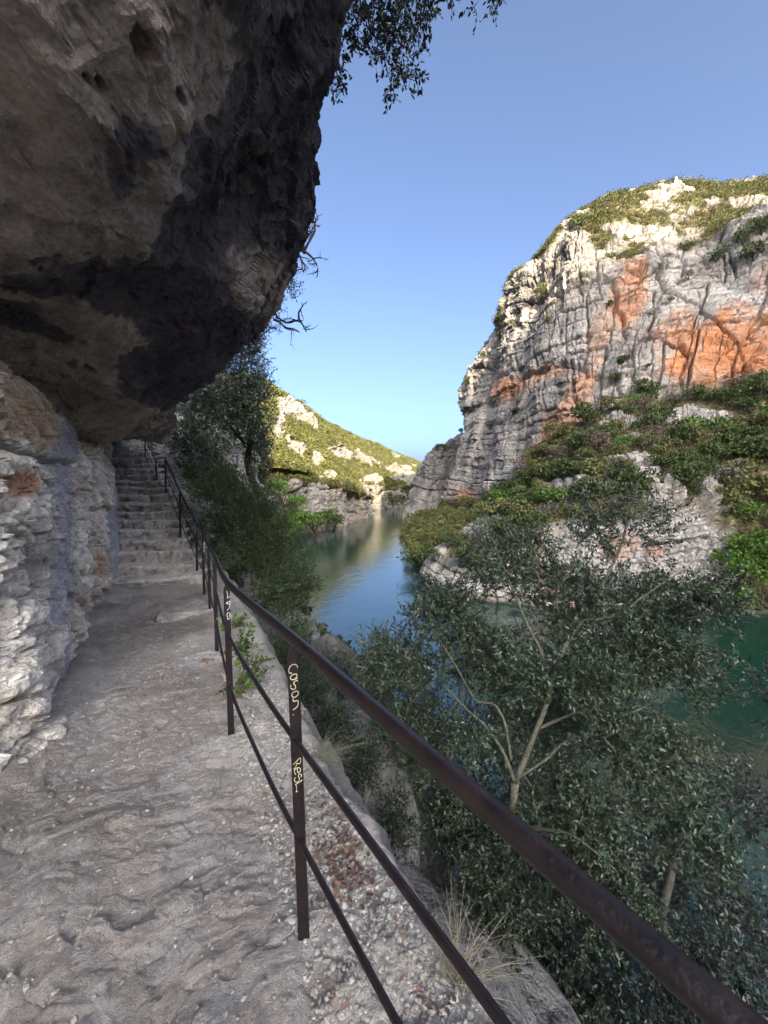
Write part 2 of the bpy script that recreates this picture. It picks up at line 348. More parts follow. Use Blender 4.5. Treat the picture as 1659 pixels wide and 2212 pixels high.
# ------------------------------------------------------------------ far hill on the left bank
def far_hill():
    cols = []
    def c(W, M, P, dd=(60, 12)):
        W = at(*W); M = at(*M); P = at(*P); W0 = W.copy(); W0[2] = WZ - 2; W[2] = WZ
        M2 = M + (P - M) * .04
        S1 = M + (P - M) * .5; S1[2] += 1.5
        B = P + np.array([-.35 * dd[0], dd[0], dd[1]*-.3]); B2 = B + np.array([-60, 150, -25.])
        cols.append([W0, W, M, M2, S1, P, B, B2])
    c((430,1195,82),(430,1040,92),(380,800,150))
    c((560,1175,98),(565,1036,108),(540,810,170))
    c((640,1160,112),(640,1040,120),(605,848,186))
    c((700,1148,128),(700,1044,134),(648,876,205))
    c((742,1136,146),(742,1052,151),(705,912,245))
    c((775,1124,172),(768,1062,176),(755,938,300))
    c((806,1114,196),(795,1076,200),(810,957,370))
    c((790,1104,235),(800,1072,240),(845,975,420))
    c((825,1098,268),(822,1060,275),(880,988,480))
    c((850,1097,284),(850,1055,292),(920,1001,540))
    c((880,1096,290),(890,1050,300),(960,1010,600))
    c((960,1094,300),(980,1040,320),(1040,1010,640))
    A = np.array(cols); A, tc = cr(A, 520, wts=[.6,1,1.3,1.2,1.2,1.2,1.2,1.2,1.2,1,.6])
    A = np.swapaxes(A, 0, 1); A, tr = cr(A, 460, wts=[.1,1.3,.2,1.8,1.8,.3,.2]); A = np.swapaxes(A, 0, 1)
    tr = np.broadcast_to(tr, A.shape[:2]); tc = np.broadcast_to(tc[:, None], A.shape[:2])
    N = grid_normals(A)
    if N[200, 250][2] < 0: N = -N
    low = smooth(.8, 1.1, tr) * (1 - smooth(1.9, 2.2, tr))
    px, py = proj(A); n2 = fbm(A, .09, 4, 61)
    band = np.zeros(A.shape[:2])
    for (cx, cy, rx, ry, rt) in ((612,900,14,42,15),(640,885,36,16,40),(655,900,36,17,35),(600,950,10,26,10),(648,962,40,20,15),(690,980,16,14,30),(740,975,30,14,15),(765,985,38,16,18),(790,995,30,12,15),(700,1030,24,14,0),
                                 (720,1020,20,14,10),(820,1000,16,8,10),(870,1010,26,10,8),(845,1015,34,12,8),(880,1025,30,12,0),(800,1035,18,10,0),(800,1060,26,14,0),(830,1075,22,16,0),(850,1040,20,10,0),(620,870,18,10,35),(855,985,12,5,15),(890,1040,20,16,0)):
        band = np.maximum(band, smooth(-.12, .12, blob(px, py, cx, cy, rx * .92, ry * .85, rt) - .12 + n2 * .75))
    band *= (1 - low) * (1 - smooth(4.9, 5.1, tr))
    rock = np.maximum(low, band)
    f1, f2, idr = cells(A, (.11, .11, .07), 5); g1, g2, idg = cells(A, (.3, .3, .2), 6)
    dsp = fbm(A, .025, 3, 9) * 5 * (1 - .5 * low) * smooth(1.5, 3, tr) * (1 - .9 * smooth(3.8, 4.8, tr) * (1 - smooth(5, 5.6, tr)))
    dsp += rock * ((idr - .5) * 1.2 + (idg - .5) * .6 - 1.2 * np.exp(-((f2 - f1) / .08) ** 2)) + band * .8
    arc = np.concatenate([[0], np.cumsum(np.linalg.norm(np.diff(A[:, 150], axis=0), axis=1))])[:, None] * np.ones(A.shape[:2])
    uu = arc + fbm(A, .1, 3, 16) * 2; vv = A[..., 2] + fbm(A, .08, 3, 17) * 2; crk = np.zeros(A.shape[:2])
    for wu, wq, am, gw, sd in ((5, 11, 2.6, .45, 1), (2.4, 4.5, 1.5, .3, 2), (1.2, 1.6, .6, .2, 3)):
        bv, e, lay = blocks(uu, vv, wu, wq, 160 + sd); dsp += ((bv - .5) * am - .5 * np.exp(-(e / gw) ** 2)) * rock; crk = np.maximum(crk, np.exp(-(e / gw) ** 2))
    A2 = A + N * dsp[..., None]
    n1 = fbm(A, (.12, .12, .03), 4, 70)
    base = np.ones(A.shape) * np.array([.31, .285, .24]); base = mixc(base, (.17, .16, .145), smooth(.1, .8, n1) * .7)
    org = smooth(.0, .5, fbm(A, (.08, .08, .06), 3, 72)) * low; base = mixc(base, (.40, .29, .21), org * .6); base = mixc(base, (.12, .11, .10), crk * .5)
    soil = np.ones(A.shape) * np.array([.12, .11, .05])
    colr = soil * (1 - rock[..., None]) + base * rock[..., None]
    grid_obj('far_hill', A2, M_cliff_far, colr, kind='structure', smooth_sh=False)
    return A2, N, tr, tc, rock
FH, FN, Ftr, Ftc, Frock = far_hill()

# ------------------------------------------------------------------ left bank between the ledge and the far hill
def left_bank():
    R = [[wv(4,-12,-16),wv(2,-12,-8),wv(.8,-12,-3),wv(-2,-12,-2.6),wv(-6,-11,-2),wv(-12,-10,-1)],
         [wv(4.5,4,-16),wv(2.6,4,-8),wv(1.2,4,-4.2),wv(-3,5,-3),wv(-6,6,-2.5),wv(-14,8,0)],
         [wv(3,9,-16),wv(.5,9.5,-9),wv(-1.8,9.8,-4.2),wv(-5.0,12,-1.6),wv(-9.5,14.5,3.2),wv(-16,17,12)],
         [wv(-2,17,-16),wv(-4.2,17.5,-9),wv(-5.8,18,-3.6),wv(-8.4,20,1.5),wv(-13,22,7),wv(-22,24,16)],
         [wv(-7,30,-16),wv(-9,31,-9),wv(-10.2,33,-3),wv(-12,37,4.5),wv(-19,41,11),wv(-32,46,20)],
         [wv(-16,58,-16),wv(-18.5,60,-9),wv(-21.5,62,-3),wv(-24.5,66,4.5),wv(-33,70,11),wv(-50,78,20)],
         [wv(-28,92,-16),wv(-31,95,-9),wv(-35,98,-3),wv(-42,102,4),wv(-52,108,12),wv(-70,116,22)],
         [wv(-34,106,-16),wv(-37,108,-9),wv(-41,111,-3),wv(-50,114,4),wv(-60,120,12),wv(-80,126,22)]]
    A = np.array(R); A, tc = cr(A, 300, wts=[1,2,2,2,2,1.4,.7]); A = np.swapaxes(A, 0, 1); A, tr = cr(A, 220); A = np.swapaxes(A, 0, 1)
    N = grid_normals(A)
    if N[150, 110][2] < 0: N = -N
    f1, f2, idr = cells(A, (.5, .5, .35), 44); g1, g2, idg = cells(A, (1.5, 1.5, 1.1), 45)
    dsp = fbm(A, .15, 4, 41) * 1.2 + (idr - .5) * .8 + (idg - .5) * .3 - .3 * np.exp(-((f2 - f1) / .08) ** 2)
    A2 = A + N * dsp[..., None]
    n = fbm(A, .2, 4, 47); base = np.ones(A.shape) * np.array([.33, .315, .295]); base = mixc(base, (.16, .155, .15), smooth(-.1, .7, n))
    base = mixc(base, (.09, .075, .04), smooth(.1, .5, fbm(A, .12, 3, 48)) * .8)
    grid_obj('left_bank', A2, M_cliff, base, kind='structure'); return A2, N
LB, LN = left_bank()

# ------------------------------------------------------------------ unseen ridge behind the viewer, shaped to keep the gorge in shade
def ridge():
    tanE = math.tan(SUN_EL) * math.hypot(LX, LY)               # fall of the shadow per metre of Y
    Y0 = -700.0
    pts = []                                                    # (x on the ridge, height) from where the shade ends in the photo
    for px, py, D in ((560,1030,112),(700,1040,134),(790,1070,200),(822,1092,270),(1000,860,130),(1050,775,122),(1150,700,108),(1300,570,102),(1420,500,100),(1540,480,98),(1640,440,96),(1900,330,95)):
        P = hit(px, py) if px > 1000 else at(px, py, D); dy = P[1] - Y0; pts.append((P[0] - LX / LY * dy, P[2] + tanE * dy))
    pts.sort(); xs = [p[0] for p in pts]; hs = [p[1] for p in pts]
    X = np.linspace(-600, 1000, 340); H = np.interp(X, xs, hs)
    H = np.convolve(np.pad(H, 3, 'edge'), np.ones(7) / 7, 'valid')
    Yp = np.array([-30, -120, -300, -560, -680, -700, -760, -1200.]); fr = np.array([-.12, -.04, .15, .55, .93, 1.0, .9, .6])
    G = np.zeros((len(X), 80, 3)); yy = np.linspace(0, 7, 80)
    G[..., 0] = X[:, None]; G[..., 1] = np.interp(yy, range(8), Yp)[None]; G[..., 2] = H[:, None] * np.interp(yy, range(8), fr)[None]
    # the river runs on behind to the right; the ridge foot starts beyond it
    G[..., 2] += fbm(G, .03, 3, 5) * 1.5
    print('ridge', [(round(a), round(b)) for a, b in pts])
    c = np.ones(G.shape) * np.array([.10, .10, .05]); c = mixc(c, (.3, .28, .25), smooth(.1, .5, fbm(G, .05, 3, 6)))
    o = grid_obj('hill', G, M_soil, c, kind='structure')  # unseen terrain, crest height shaped so its shadow ends on the cliffs
ridge()

# ------------------------------------------------------------------ ledge path and the drop below it
U = np.array([-.451, .8925]); Vv = np.array([.8925, .451])
def fr(s, t, z): return np.array([U[0] * s + Vv[0] * t, U[1] * s + Vv[1] * t, z])
#        wall foot                rail line                 floor z
ST = [(fr(-4,-13,0), fr(-4,.32,0), -1.46), (fr(-1,-7,0), fr(-1,.32,0), -1.48), (fr(.5,-3.2,0), fr(.4,.31,0), -1.50), (fr(1.3,-1.6,0), fr(1.2,.30,0), -1.515),  # unseen stations, wall foot swung away behind the viewer to let light in
      (fr(2.44,-.86,0), fr(2.44,.22,0), -1.545), (fr(4.16,-1.0,0), fr(4.16,.25,0), -1.67), (fr(6.0,-1.12,0), fr(6.0,.26,0), -1.76), (fr(7.3,-1.17,0), fr(7.3,.26,0), -1.69),
      (wv(-5.2,7.5,0), wv(-3.85,7.62,0), -1.30), (wv(-6.1,8.95,0), wv(-4.95,9.05,0), -.52), (wv(-8.05,11.25,0), wv(-6.95,11.25,0), .75), (wv(-10.2,13.8,0), wv(-9.0,14,0), .9)]
def path():
    rows = []
    for L, R, z in ST:
        n = (R - L); n[2] = 0; n /= np.linalg.norm(n)
        def q(b, a, dz): p = b + n * a; return np.array([p[0], p[1], z + dz])
        rows.append([q(L,-1.2,.05), q(L,0,.03), q((L+R)/2,0,0), q(R,0,0), q(R,.34,-.01), q(R,.45,-.09), q(R,.52,-.55), q(R,.60,-1.8), q(R,.9,-4), q(R,1.9,-8), q(R,4.2,-14.6)])
    A = np.array(rows); A, tc = cr(A, 800, wts=[.2,.6,2.2,3.0,2.6,1.6,.8,.5,.5,.4,.2])
    A = np.swapaxes(A, 0, 1); A, tr = cr(A, 520, wts=[.25,2.4,2.4,1.6,.6,.7,.7,.6,.5,.5]); A = np.swapaxes(A, 0, 1)
    tr = np.broadcast_to(tr, A.shape[:2]); N = grid_normals(A)
    if N[200, 100][2] < 0: N = -N
    fl = 1 - smooth(3.9, 4.8, tr)
    P3 = A.copy()
    dsp = fbm(P3, 1.1, 3, 201) * .03 + fbm(P3, 3.4, 4, 203) * .009 + smooth(.10, .16, fbm(P3, 5, 4, 204)) * .006 + smooth(-.05, .0, fbm(P3, 2.1, 5, 206)) * .010 + np.abs(fbm(P3, 11, 4, 207)) * .009
    W = P3 + np.stack([fbm(P3, 2.5, 2, 205 + i) * .12 for i in range(3)], -1)
    f1, f2, idr = cells(W, (3.0, 3.0, 3.0), 211); dsp += ((idr - .5) * .035 * smooth(0, .12, f2 - f1)) * fl
    f1b, f2b, idb = cells(W, (9, 9, 9), 213); dsp += (idb - .5) * .018 * smooth(0, .1, f2b - f1b)
    dsp += fbm(P3, 14, 3, 215) * .006
    dsp += smooth(.10, .22, fbm(P3, .9, 5, 219)) * .020 * fl                   # raised slabs of bedrock
    wall = 1 - fl
    c1, c2, ci = cells(P3 + W * .2, (1.2, 1.2, .8), 221); dsp += wall * smooth(4.6, 7, tr) * ((ci - .5) * .3 + fbm(P3, .9, 4, 222) * .22) + wall * (fbm(P3, 2.2, 4, 224) * .05 + (ci - .5) * .05)
    # sandy foot along the wall
    dsp += smooth(1.5, 1.0, tr) * .04
    A2 = A + N * dsp[..., None]
    n1 = fbm(P3, 1.3, 4, 230); n2 = fbm(P3, 6, 3, 231); cav = fbm(P3, 3.2, 4, 203)
    col = np.ones(A.shape) * np.array([.42, .372, .33]); col = mixc(col, (.56, .515, .47), smooth(-.1, .6, n1))
    col = mixc(col, (.25, .222, .20), smooth(.1, .7, -n1 + n2 * .3) * .7); col = mixc(col, (.50, .485, .47), smooth(.2, .8, n2) * .5)
    px, py = proj(A)
    col = mixc(col, (.44, .33, .25), smooth(-.3, .5, blob(px, py, 720, 2150, 60, 70) + n2 * .3) * .6)
    col = mixc(col, (.31, .29, .245), smooth(-.2, .6, blob(px, py, 60, 1800, 120, 120) + n2 * .2) * .5)
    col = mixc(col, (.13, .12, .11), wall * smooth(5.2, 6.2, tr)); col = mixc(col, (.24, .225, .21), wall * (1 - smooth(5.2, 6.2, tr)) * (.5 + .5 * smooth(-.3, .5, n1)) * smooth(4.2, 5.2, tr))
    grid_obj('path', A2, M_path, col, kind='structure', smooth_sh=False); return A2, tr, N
PA, Ptr, PN = path()
def path_z(x, y):
    m = Ptr < 4.3
    d = (PA[..., 0] - x) ** 2 + (PA[..., 1] - y) ** 2 + np.where(m, 0, 9); i = np.unravel_index(np.argmin(d), d.shape); return PA[i][2]

# ------------------------------------------------------------------ near rock wall and the overhanging roof
def near_rock():
    lips = [fr(-2,-11.8,2.4), fr(-.6,-5.3,2.6), fr(.8,-2.0,2.6), fr(1.75,1.0,4.1), at(726,-10,3.2), at(664,240,3.95), at(678,400,4.5), at(655,540,5.0), at(575,665,6.0), at(470,780,7.0), at(405,870,7.8), at(372,925,8.4), at(328,935,10.0), at(250,930,12.5)]  # first lips are unseen, drawn back so sky light enters from behind
    #     wall foot L, floor z, height of the junction
    Ls = [(fr(-2,-11,0),-1.3,.9),(fr(-.6,-5,0),-1.36,.9),(fr(.8,-2.8,0),-1.4,.9),(fr(1.75,-1.35,0),-1.44,.92),(fr(2.7,-.88,0),-1.56,.97),(fr(3.5,-.95,0),-1.63,1.02),(fr(4.2,-1.0,0),-1.68,1.0),(fr(5.0,-1.05,0),-1.72,.9),
          (fr(6.0,-1.12,0),-1.76,.78),(fr(7.0,-1.17,0),-1.72,.74),(wv(-4.75,6.75,0),-1.6,.78),(wv(-5.3,7.6,0),-1.3,.95),(wv(-6.7,9.6,0),-.4,1.5),(wv(-9.2,12.7,0),.9,2.4)]
    rows = []
    for (L, z, zj), lip in zip(Ls, lips):
        n = np.array([lip[0] - L[0], lip[1] - L[1], 0.]); n /= np.linalg.norm(n); n = nrm(n * .35 + np.array([.85, .5, 0.]) * .65)
        def q(a, zz): return np.array([L[0] + n[0] * a, L[1] + n[1] * a, zz])
        h = zj - z; Jp = q(-.42, zj + .05); r = [q(-.05, z - .25), q(-.0, z + .1), q(-.07, z + h * .35), q(-.10, z + h * .62), q(-.17, z + h * .9), Jp]
        d = lip - Jp
        r += [Jp + d * .12 + np.array([0, 0, -.02]), Jp + d * .35 + np.array([0, 0, -.10 * d[2]]), Jp + d * .62 + np.array([0, 0, -.14 * d[2]]), Jp + d * .86 + np.array([0, 0, -.09 * d[2]]), lip,
              lip + np.array([-.25 * n[0], -.25 * n[1], .75]), lip + np.array([-1.3 * n[0], -1.3 * n[1], 2.4]), lip + np.array([-6 * n[0], -6 * n[1], 6.])]
        rows.append(r)
    A = np.array(rows); A, tc = cr(A, 600, wts=[.5,.5,.5,1,1.6,1.6,1.5,1.5,1.5,1.5,1.0,1.2,.6])
    A = np.swapaxes(A, 0, 1); A, tr = cr(A, 640, wts=[.3,2,2,2,1.2,.8,2,2.2,1.8,1.2,.8,.7,.4]); A = np.swapaxes(A, 0, 1)
    tr = np.broadcast_to(tr, A.shape[:2]); N = grid_normals(A)
    if N[250, 150][0] < 0: N = -N
    wall = 1 - smooth(4.6, 5.3, tr)
    W = A + np.stack([fbm(A, 1.8, 3, 300 + i) * .16 for i in range(3)], -1)
    f1, f2, idr = cells(W, (2.0, 2.0, 2.6), 311); g1, g2, idg = cells(W, (5.5, 5.5, 8.5), 313); h1, h2, idh = cells(W, (14, 14, 22), 315)
    px, py = proj(A)
    upper = smooth(.0, .15, A[..., 2] - .25 - fbm(A, .8, 3, 399) * .15) * (1 - smooth(60, 180, px))       # smoother brown block, top left
    rough = wall * (1 - .3 * upper)
    dsp = rough * ((idr - .5) * .10 + (idg - .5) * .05 + (idh - .5) * .025 - .03 * np.exp(-((f2 - f1) / .06) ** 2) - .03 * np.exp(-((g2 - g1) / .08) ** 2))
    sc_ = A[..., 0] * U[0] + A[..., 1] * U[1]; uu = sc_ + fbm(A, 1.0, 3, 316) * .22 + fbm(A, 4, 2, 317) * .04; vv = A[..., 2] + fbm(A, .9, 3, 318) * .25 + fbm(A, 4, 2, 319) * .04 + .12 * sc_; crk = np.zeros(A.shape[:2])
    for wu, wq, am, gd, gw, sd in ((.85, .66, .15, .05, .016, 1), (.38, .26, .075, .03, .009, 2), (.16, .10, .024, .010, .005, 3)):
        on = smooth(-.35, .0, vnoise(A, 1.1, 80 + sd)); bv, e, lay = blocks(uu, vv, wu, wq, 170 + sd)
        dsp += ((bv - .5) * am + (lay - .5) * am * .3 - gd * np.exp(-(e / gw) ** 2)) * rough * on; crk = np.maximum(crk, np.exp(-(e / gw) ** 2) * on)
    dsp += wall * fbm(A, .8, 4, 320) * .10 + upper * wall * .02
    dsp -= wall * .16 * np.exp(-((A[..., 2] - .25) / .035) ** 2) * (1 - smooth(100, 220, px))          # bedding crack
    dsp += wall * fbm(A, 9, 4, 330) * .018
    roof = 1 - wall
    dsp += roof * (fbm(A, .55, 4, 340) * .20 + fbm(A, 2.2, 4, 343) * .05 + fbm(A, 9, 3, 345) * .022)
    k1, k2, ik = cells(W * 1.0, (1.1, 1.1, 1.4), 350); dsp += roof * smooth(7.6, 9.2, tr) * ((ik - .5) * .16 + (idg - .5) * .05)
    dsp += roof * ((ik - .5) * .07 + (idg - .5) * .03 + (idh - .5) * .012)
    pits = smooth(.55, .8, fbm(A, (11, 7, 12), 2, 360)) * roof * (1 - smooth(8, 9, tr)) * smooth(.0, .4, fbm(A, 1.5, 2, 361)); dsp -= pits * .035
    # the grey flowstone columns run from the roof down the wall
    st1 = np.exp(-((px - (128 + (py - 900) * -.01 + np.sin(py / 45) * 6)) / np.where(py < 1000, 24, 12 + (py - 1000) * .008)) ** 2)
    st2 = np.exp(-((px - (246 - (py - 1000) * .0)) / 9) ** 2) * smooth(960, 990, py) * (1 - smooth(1230, 1270, py))
    stn = np.clip(st1 * smooth(780, 840, py) + st2, 0, 1) * wall * (1 - smooth(1440, 1500, py))
    dsp = dsp * (1 - stn * .5) + stn * .05
    # keep the outline of the lip where it is
    A2 = A + N * dsp[..., None]
    n1 = fbm(A, .9, 4, 370); n2 = fbm(A, 3.5, 4, 371); n3 = fbm(A, 9, 3, 372)
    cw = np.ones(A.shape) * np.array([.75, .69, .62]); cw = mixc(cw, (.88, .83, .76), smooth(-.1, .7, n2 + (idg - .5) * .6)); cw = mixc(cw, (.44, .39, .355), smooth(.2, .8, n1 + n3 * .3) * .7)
    cw = mixc(cw, (.40, .27, .17), smooth(.1, .6, fbm(A, 1.6, 3, 380)) * .35)
    cw = mixc(cw, (.12, .10, .09), (crk * .55 + np.exp(-((f2 - f1) / .03) ** 2) * .25) * (1 - upper))
    cw = mixc(cw, (.46, .33, .22), upper * .75)
    for (cx, cy, rx, ry, rt, c_, s) in ((22,1043,42,36,0,(.42,.19,.09),.8),(55,900,60,60,0,(.36,.23,.13),.5),(150,1260,30,60,0,(.27,.25,.24),.7),(80,1180,40,80,10,(.25,.23,.22),.7),(215,1220,12,30,0,(.40,.25,.15),.7),(185,950,22,30,0,(.40,.25,.13),.7),(225,1330,40,60,0,(.30,.24,.18),.5),(20,1560,60,70,0,(.38,.32,.24),.5)):
        cw = mixc(cw, c_, s * smooth(-.2, .4, blob(px, py, cx, cy, rx, ry, rt) + n2 * .3))
    cw = mixc(cw, (.36, .36, .41), np.clip(stn * 1.5 + n3 * .2 * stn, 0, 1) * .92)
    cw = mixc(cw, (.17, .16, .18), stn * smooth(1000, 940, py) * .8)
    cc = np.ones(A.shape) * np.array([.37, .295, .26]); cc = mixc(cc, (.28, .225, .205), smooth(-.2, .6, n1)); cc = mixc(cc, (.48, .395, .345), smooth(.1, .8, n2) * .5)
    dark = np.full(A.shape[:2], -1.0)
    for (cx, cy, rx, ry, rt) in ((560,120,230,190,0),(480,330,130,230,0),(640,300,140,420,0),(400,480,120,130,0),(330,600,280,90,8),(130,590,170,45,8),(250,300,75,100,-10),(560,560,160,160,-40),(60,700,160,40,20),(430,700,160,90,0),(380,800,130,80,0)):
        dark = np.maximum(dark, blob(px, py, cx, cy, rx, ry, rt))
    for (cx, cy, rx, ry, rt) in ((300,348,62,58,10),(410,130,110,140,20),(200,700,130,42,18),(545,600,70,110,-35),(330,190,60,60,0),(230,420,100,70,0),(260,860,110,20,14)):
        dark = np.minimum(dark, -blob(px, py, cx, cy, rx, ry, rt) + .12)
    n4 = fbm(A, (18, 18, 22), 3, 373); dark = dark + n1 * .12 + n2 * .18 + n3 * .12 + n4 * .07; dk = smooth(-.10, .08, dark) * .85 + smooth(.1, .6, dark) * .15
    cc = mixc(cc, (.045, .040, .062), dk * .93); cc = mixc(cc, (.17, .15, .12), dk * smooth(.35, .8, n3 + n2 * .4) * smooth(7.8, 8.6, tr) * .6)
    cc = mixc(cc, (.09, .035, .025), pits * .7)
    cc = mixc(cc, (.14, .13, .13), smooth(10.6, 11.4, tr) * .8)
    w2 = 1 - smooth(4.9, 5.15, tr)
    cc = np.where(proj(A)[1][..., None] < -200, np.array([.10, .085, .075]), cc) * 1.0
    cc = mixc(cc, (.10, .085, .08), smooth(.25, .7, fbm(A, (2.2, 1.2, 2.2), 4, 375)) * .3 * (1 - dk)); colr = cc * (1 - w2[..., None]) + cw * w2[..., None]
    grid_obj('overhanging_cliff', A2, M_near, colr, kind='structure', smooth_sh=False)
near_rock()

# ------------------------------------------------------------------ stairs
def stairs():
    root = empty('stone_staircase', (-4, 7, -1.6))
    tag(root, 'worn flight of rough limestone steps climbing along the rock wall under the overhang', 'staircase')
    n = 18
    for k in range(n):
        dl = 6.15 + .33 * k; z = -1.487 + .17 * k
        f = min(1, k / 15); slant = .5 * max(0, 1 - k / 7)
        xl = np.interp(dl, [6.15, 6.9, 8.9, 11.3, 13], [-4.6, -5.0, -6.35, -8.2, -9.8]) ; xr = np.interp(dl, [6.15, 8.9, 11.3, 13], [-3.18, -4.86, -6.85, -8.3]) + .06 * (k % 3) * .5
        a = np.linspace(0, 1, 70)[:, None]
        prof = [(0, -.36), (0, -.28), (0, -.22), (0.0, -.16), (-.005, -.11), (.0, -.06), (.0, -.025), (.012, -.004), (.03, .0), (.08, .0), (.14, 0), (.2, 0), (.27, 0), (.34, .0), (.42, 0), (.55, -.01)]
        G = np.zeros((70, len(prof), 3)); fx = np.array([-.35, .94])
        for j, (b, dz) in enumerate(prof):
            G[:, j, 0] = (xl + (xr - xl) * a[:, 0]) - .35 * b * (1 - a[:, 0]) * .6; G[:, j, 1] = dl + slant * a[:, 0] + b; G[:, j, 2] = z + dz
        P = G.copy(); ridge_n = vnoise(P, (2.2, 2.2, 5), 400 + k)
        c1, c2, ci = cells(P + fbm(P, 4, 2, 9)[..., None] * .05, (2.6, .7, 5.5), 410 + k)
        crack = np.exp(-((c2 - c1) / .06) ** 2)
        fw = np.array([1.] * 8 + [.5] * 8)[None]
        G[..., 1] -= (fbm(P, 3, 4, 404) * .05 + (ci - .5) * .06 + fbm(P, 14, 2, 406) * .014) * fw * .9 - crack * .03 * fw
        G[..., 2] += fbm(P, 1.6, 3, 405 + k) * .035 * np.array([0] * 5 + [1] * 11)[None] - crack * .012
        G[..., 2] -= (.03 * np.exp(-((a - .5) / .25) ** 2)) * np.array([0] * 5 + [1] * 11)[None]
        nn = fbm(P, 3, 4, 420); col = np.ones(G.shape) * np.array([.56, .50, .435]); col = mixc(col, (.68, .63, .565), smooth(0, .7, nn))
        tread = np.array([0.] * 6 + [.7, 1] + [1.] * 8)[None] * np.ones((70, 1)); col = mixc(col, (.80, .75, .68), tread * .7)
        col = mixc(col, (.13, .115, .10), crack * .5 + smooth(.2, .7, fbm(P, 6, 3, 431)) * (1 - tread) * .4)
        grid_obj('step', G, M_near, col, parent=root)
stairs()

# ------------------------------------------------------------------ tubes
def tube_arrays(pts, rad, sides=8, cap=True):
    pts = np.asarray(pts, float); n = len(pts); rad = np.broadcast_to(np.asarray(rad, float), (n,))
    T = nrm(np.gradient(pts, axis=0)); up = np.array([0, 0, 1.]) if abs(T[0][2]) < .9 else np.array([1., 0, 0])
    s0 = nrm(np.cross(T[0], up)); S = [s0]
    for i in range(1, n):
        v = S[-1] - T[i] * np.dot(S[-1], T[i]); S.append(v / max(np.linalg.norm(v), 1e-9))
    S = np.array(S); B = np.cross(T, S); a = np.linspace(0, 2 * math.pi, sides, endpoint=False)
    V = pts[:, None] + rad[:, None, None] * (S[:, None] * np.cos(a)[None, :, None] + B[:, None] * np.sin(a)[None, :, None])
    I = np.arange(n * sides).reshape(n, sides); J = np.roll(I, -1, 1)
    Q = np.stack([I[:-1], J[:-1], J[1:], I[1:]], -1).reshape(-1, 4)
    V = V.reshape(-1, 3)
    if cap:
        V = np.concatenate([V, pts[:1], pts[-1:]]); c0, c1 = len(V) - 2, len(V) - 1
        c = [(c0, J[0, k], I[0, k], c0) for k in range(sides)] + [(c1, I[-1, k], J[-1, k], c1) for k in range(sides)]
        T3 = np.array([(a_, b_, c_) for a_, b_, c_, _ in c]); return V, Q, T3
    return V, Q, np.zeros((0, 3), int)
def join(parts):
    V = []; Q = []; T = []; n = 0
    for v, q, t in parts:
        V.append(v); Q.append(np.asarray(q).reshape(-1, 4) + n if len(q) else np.zeros((0, 4), int)); T.append(np.asarray(t).reshape(-1, 3) + n if len(t) else np.zeros((0, 3), int)); n += len(v)
    return np.concatenate(V), [np.concatenate(Q), np.concatenate(T)]

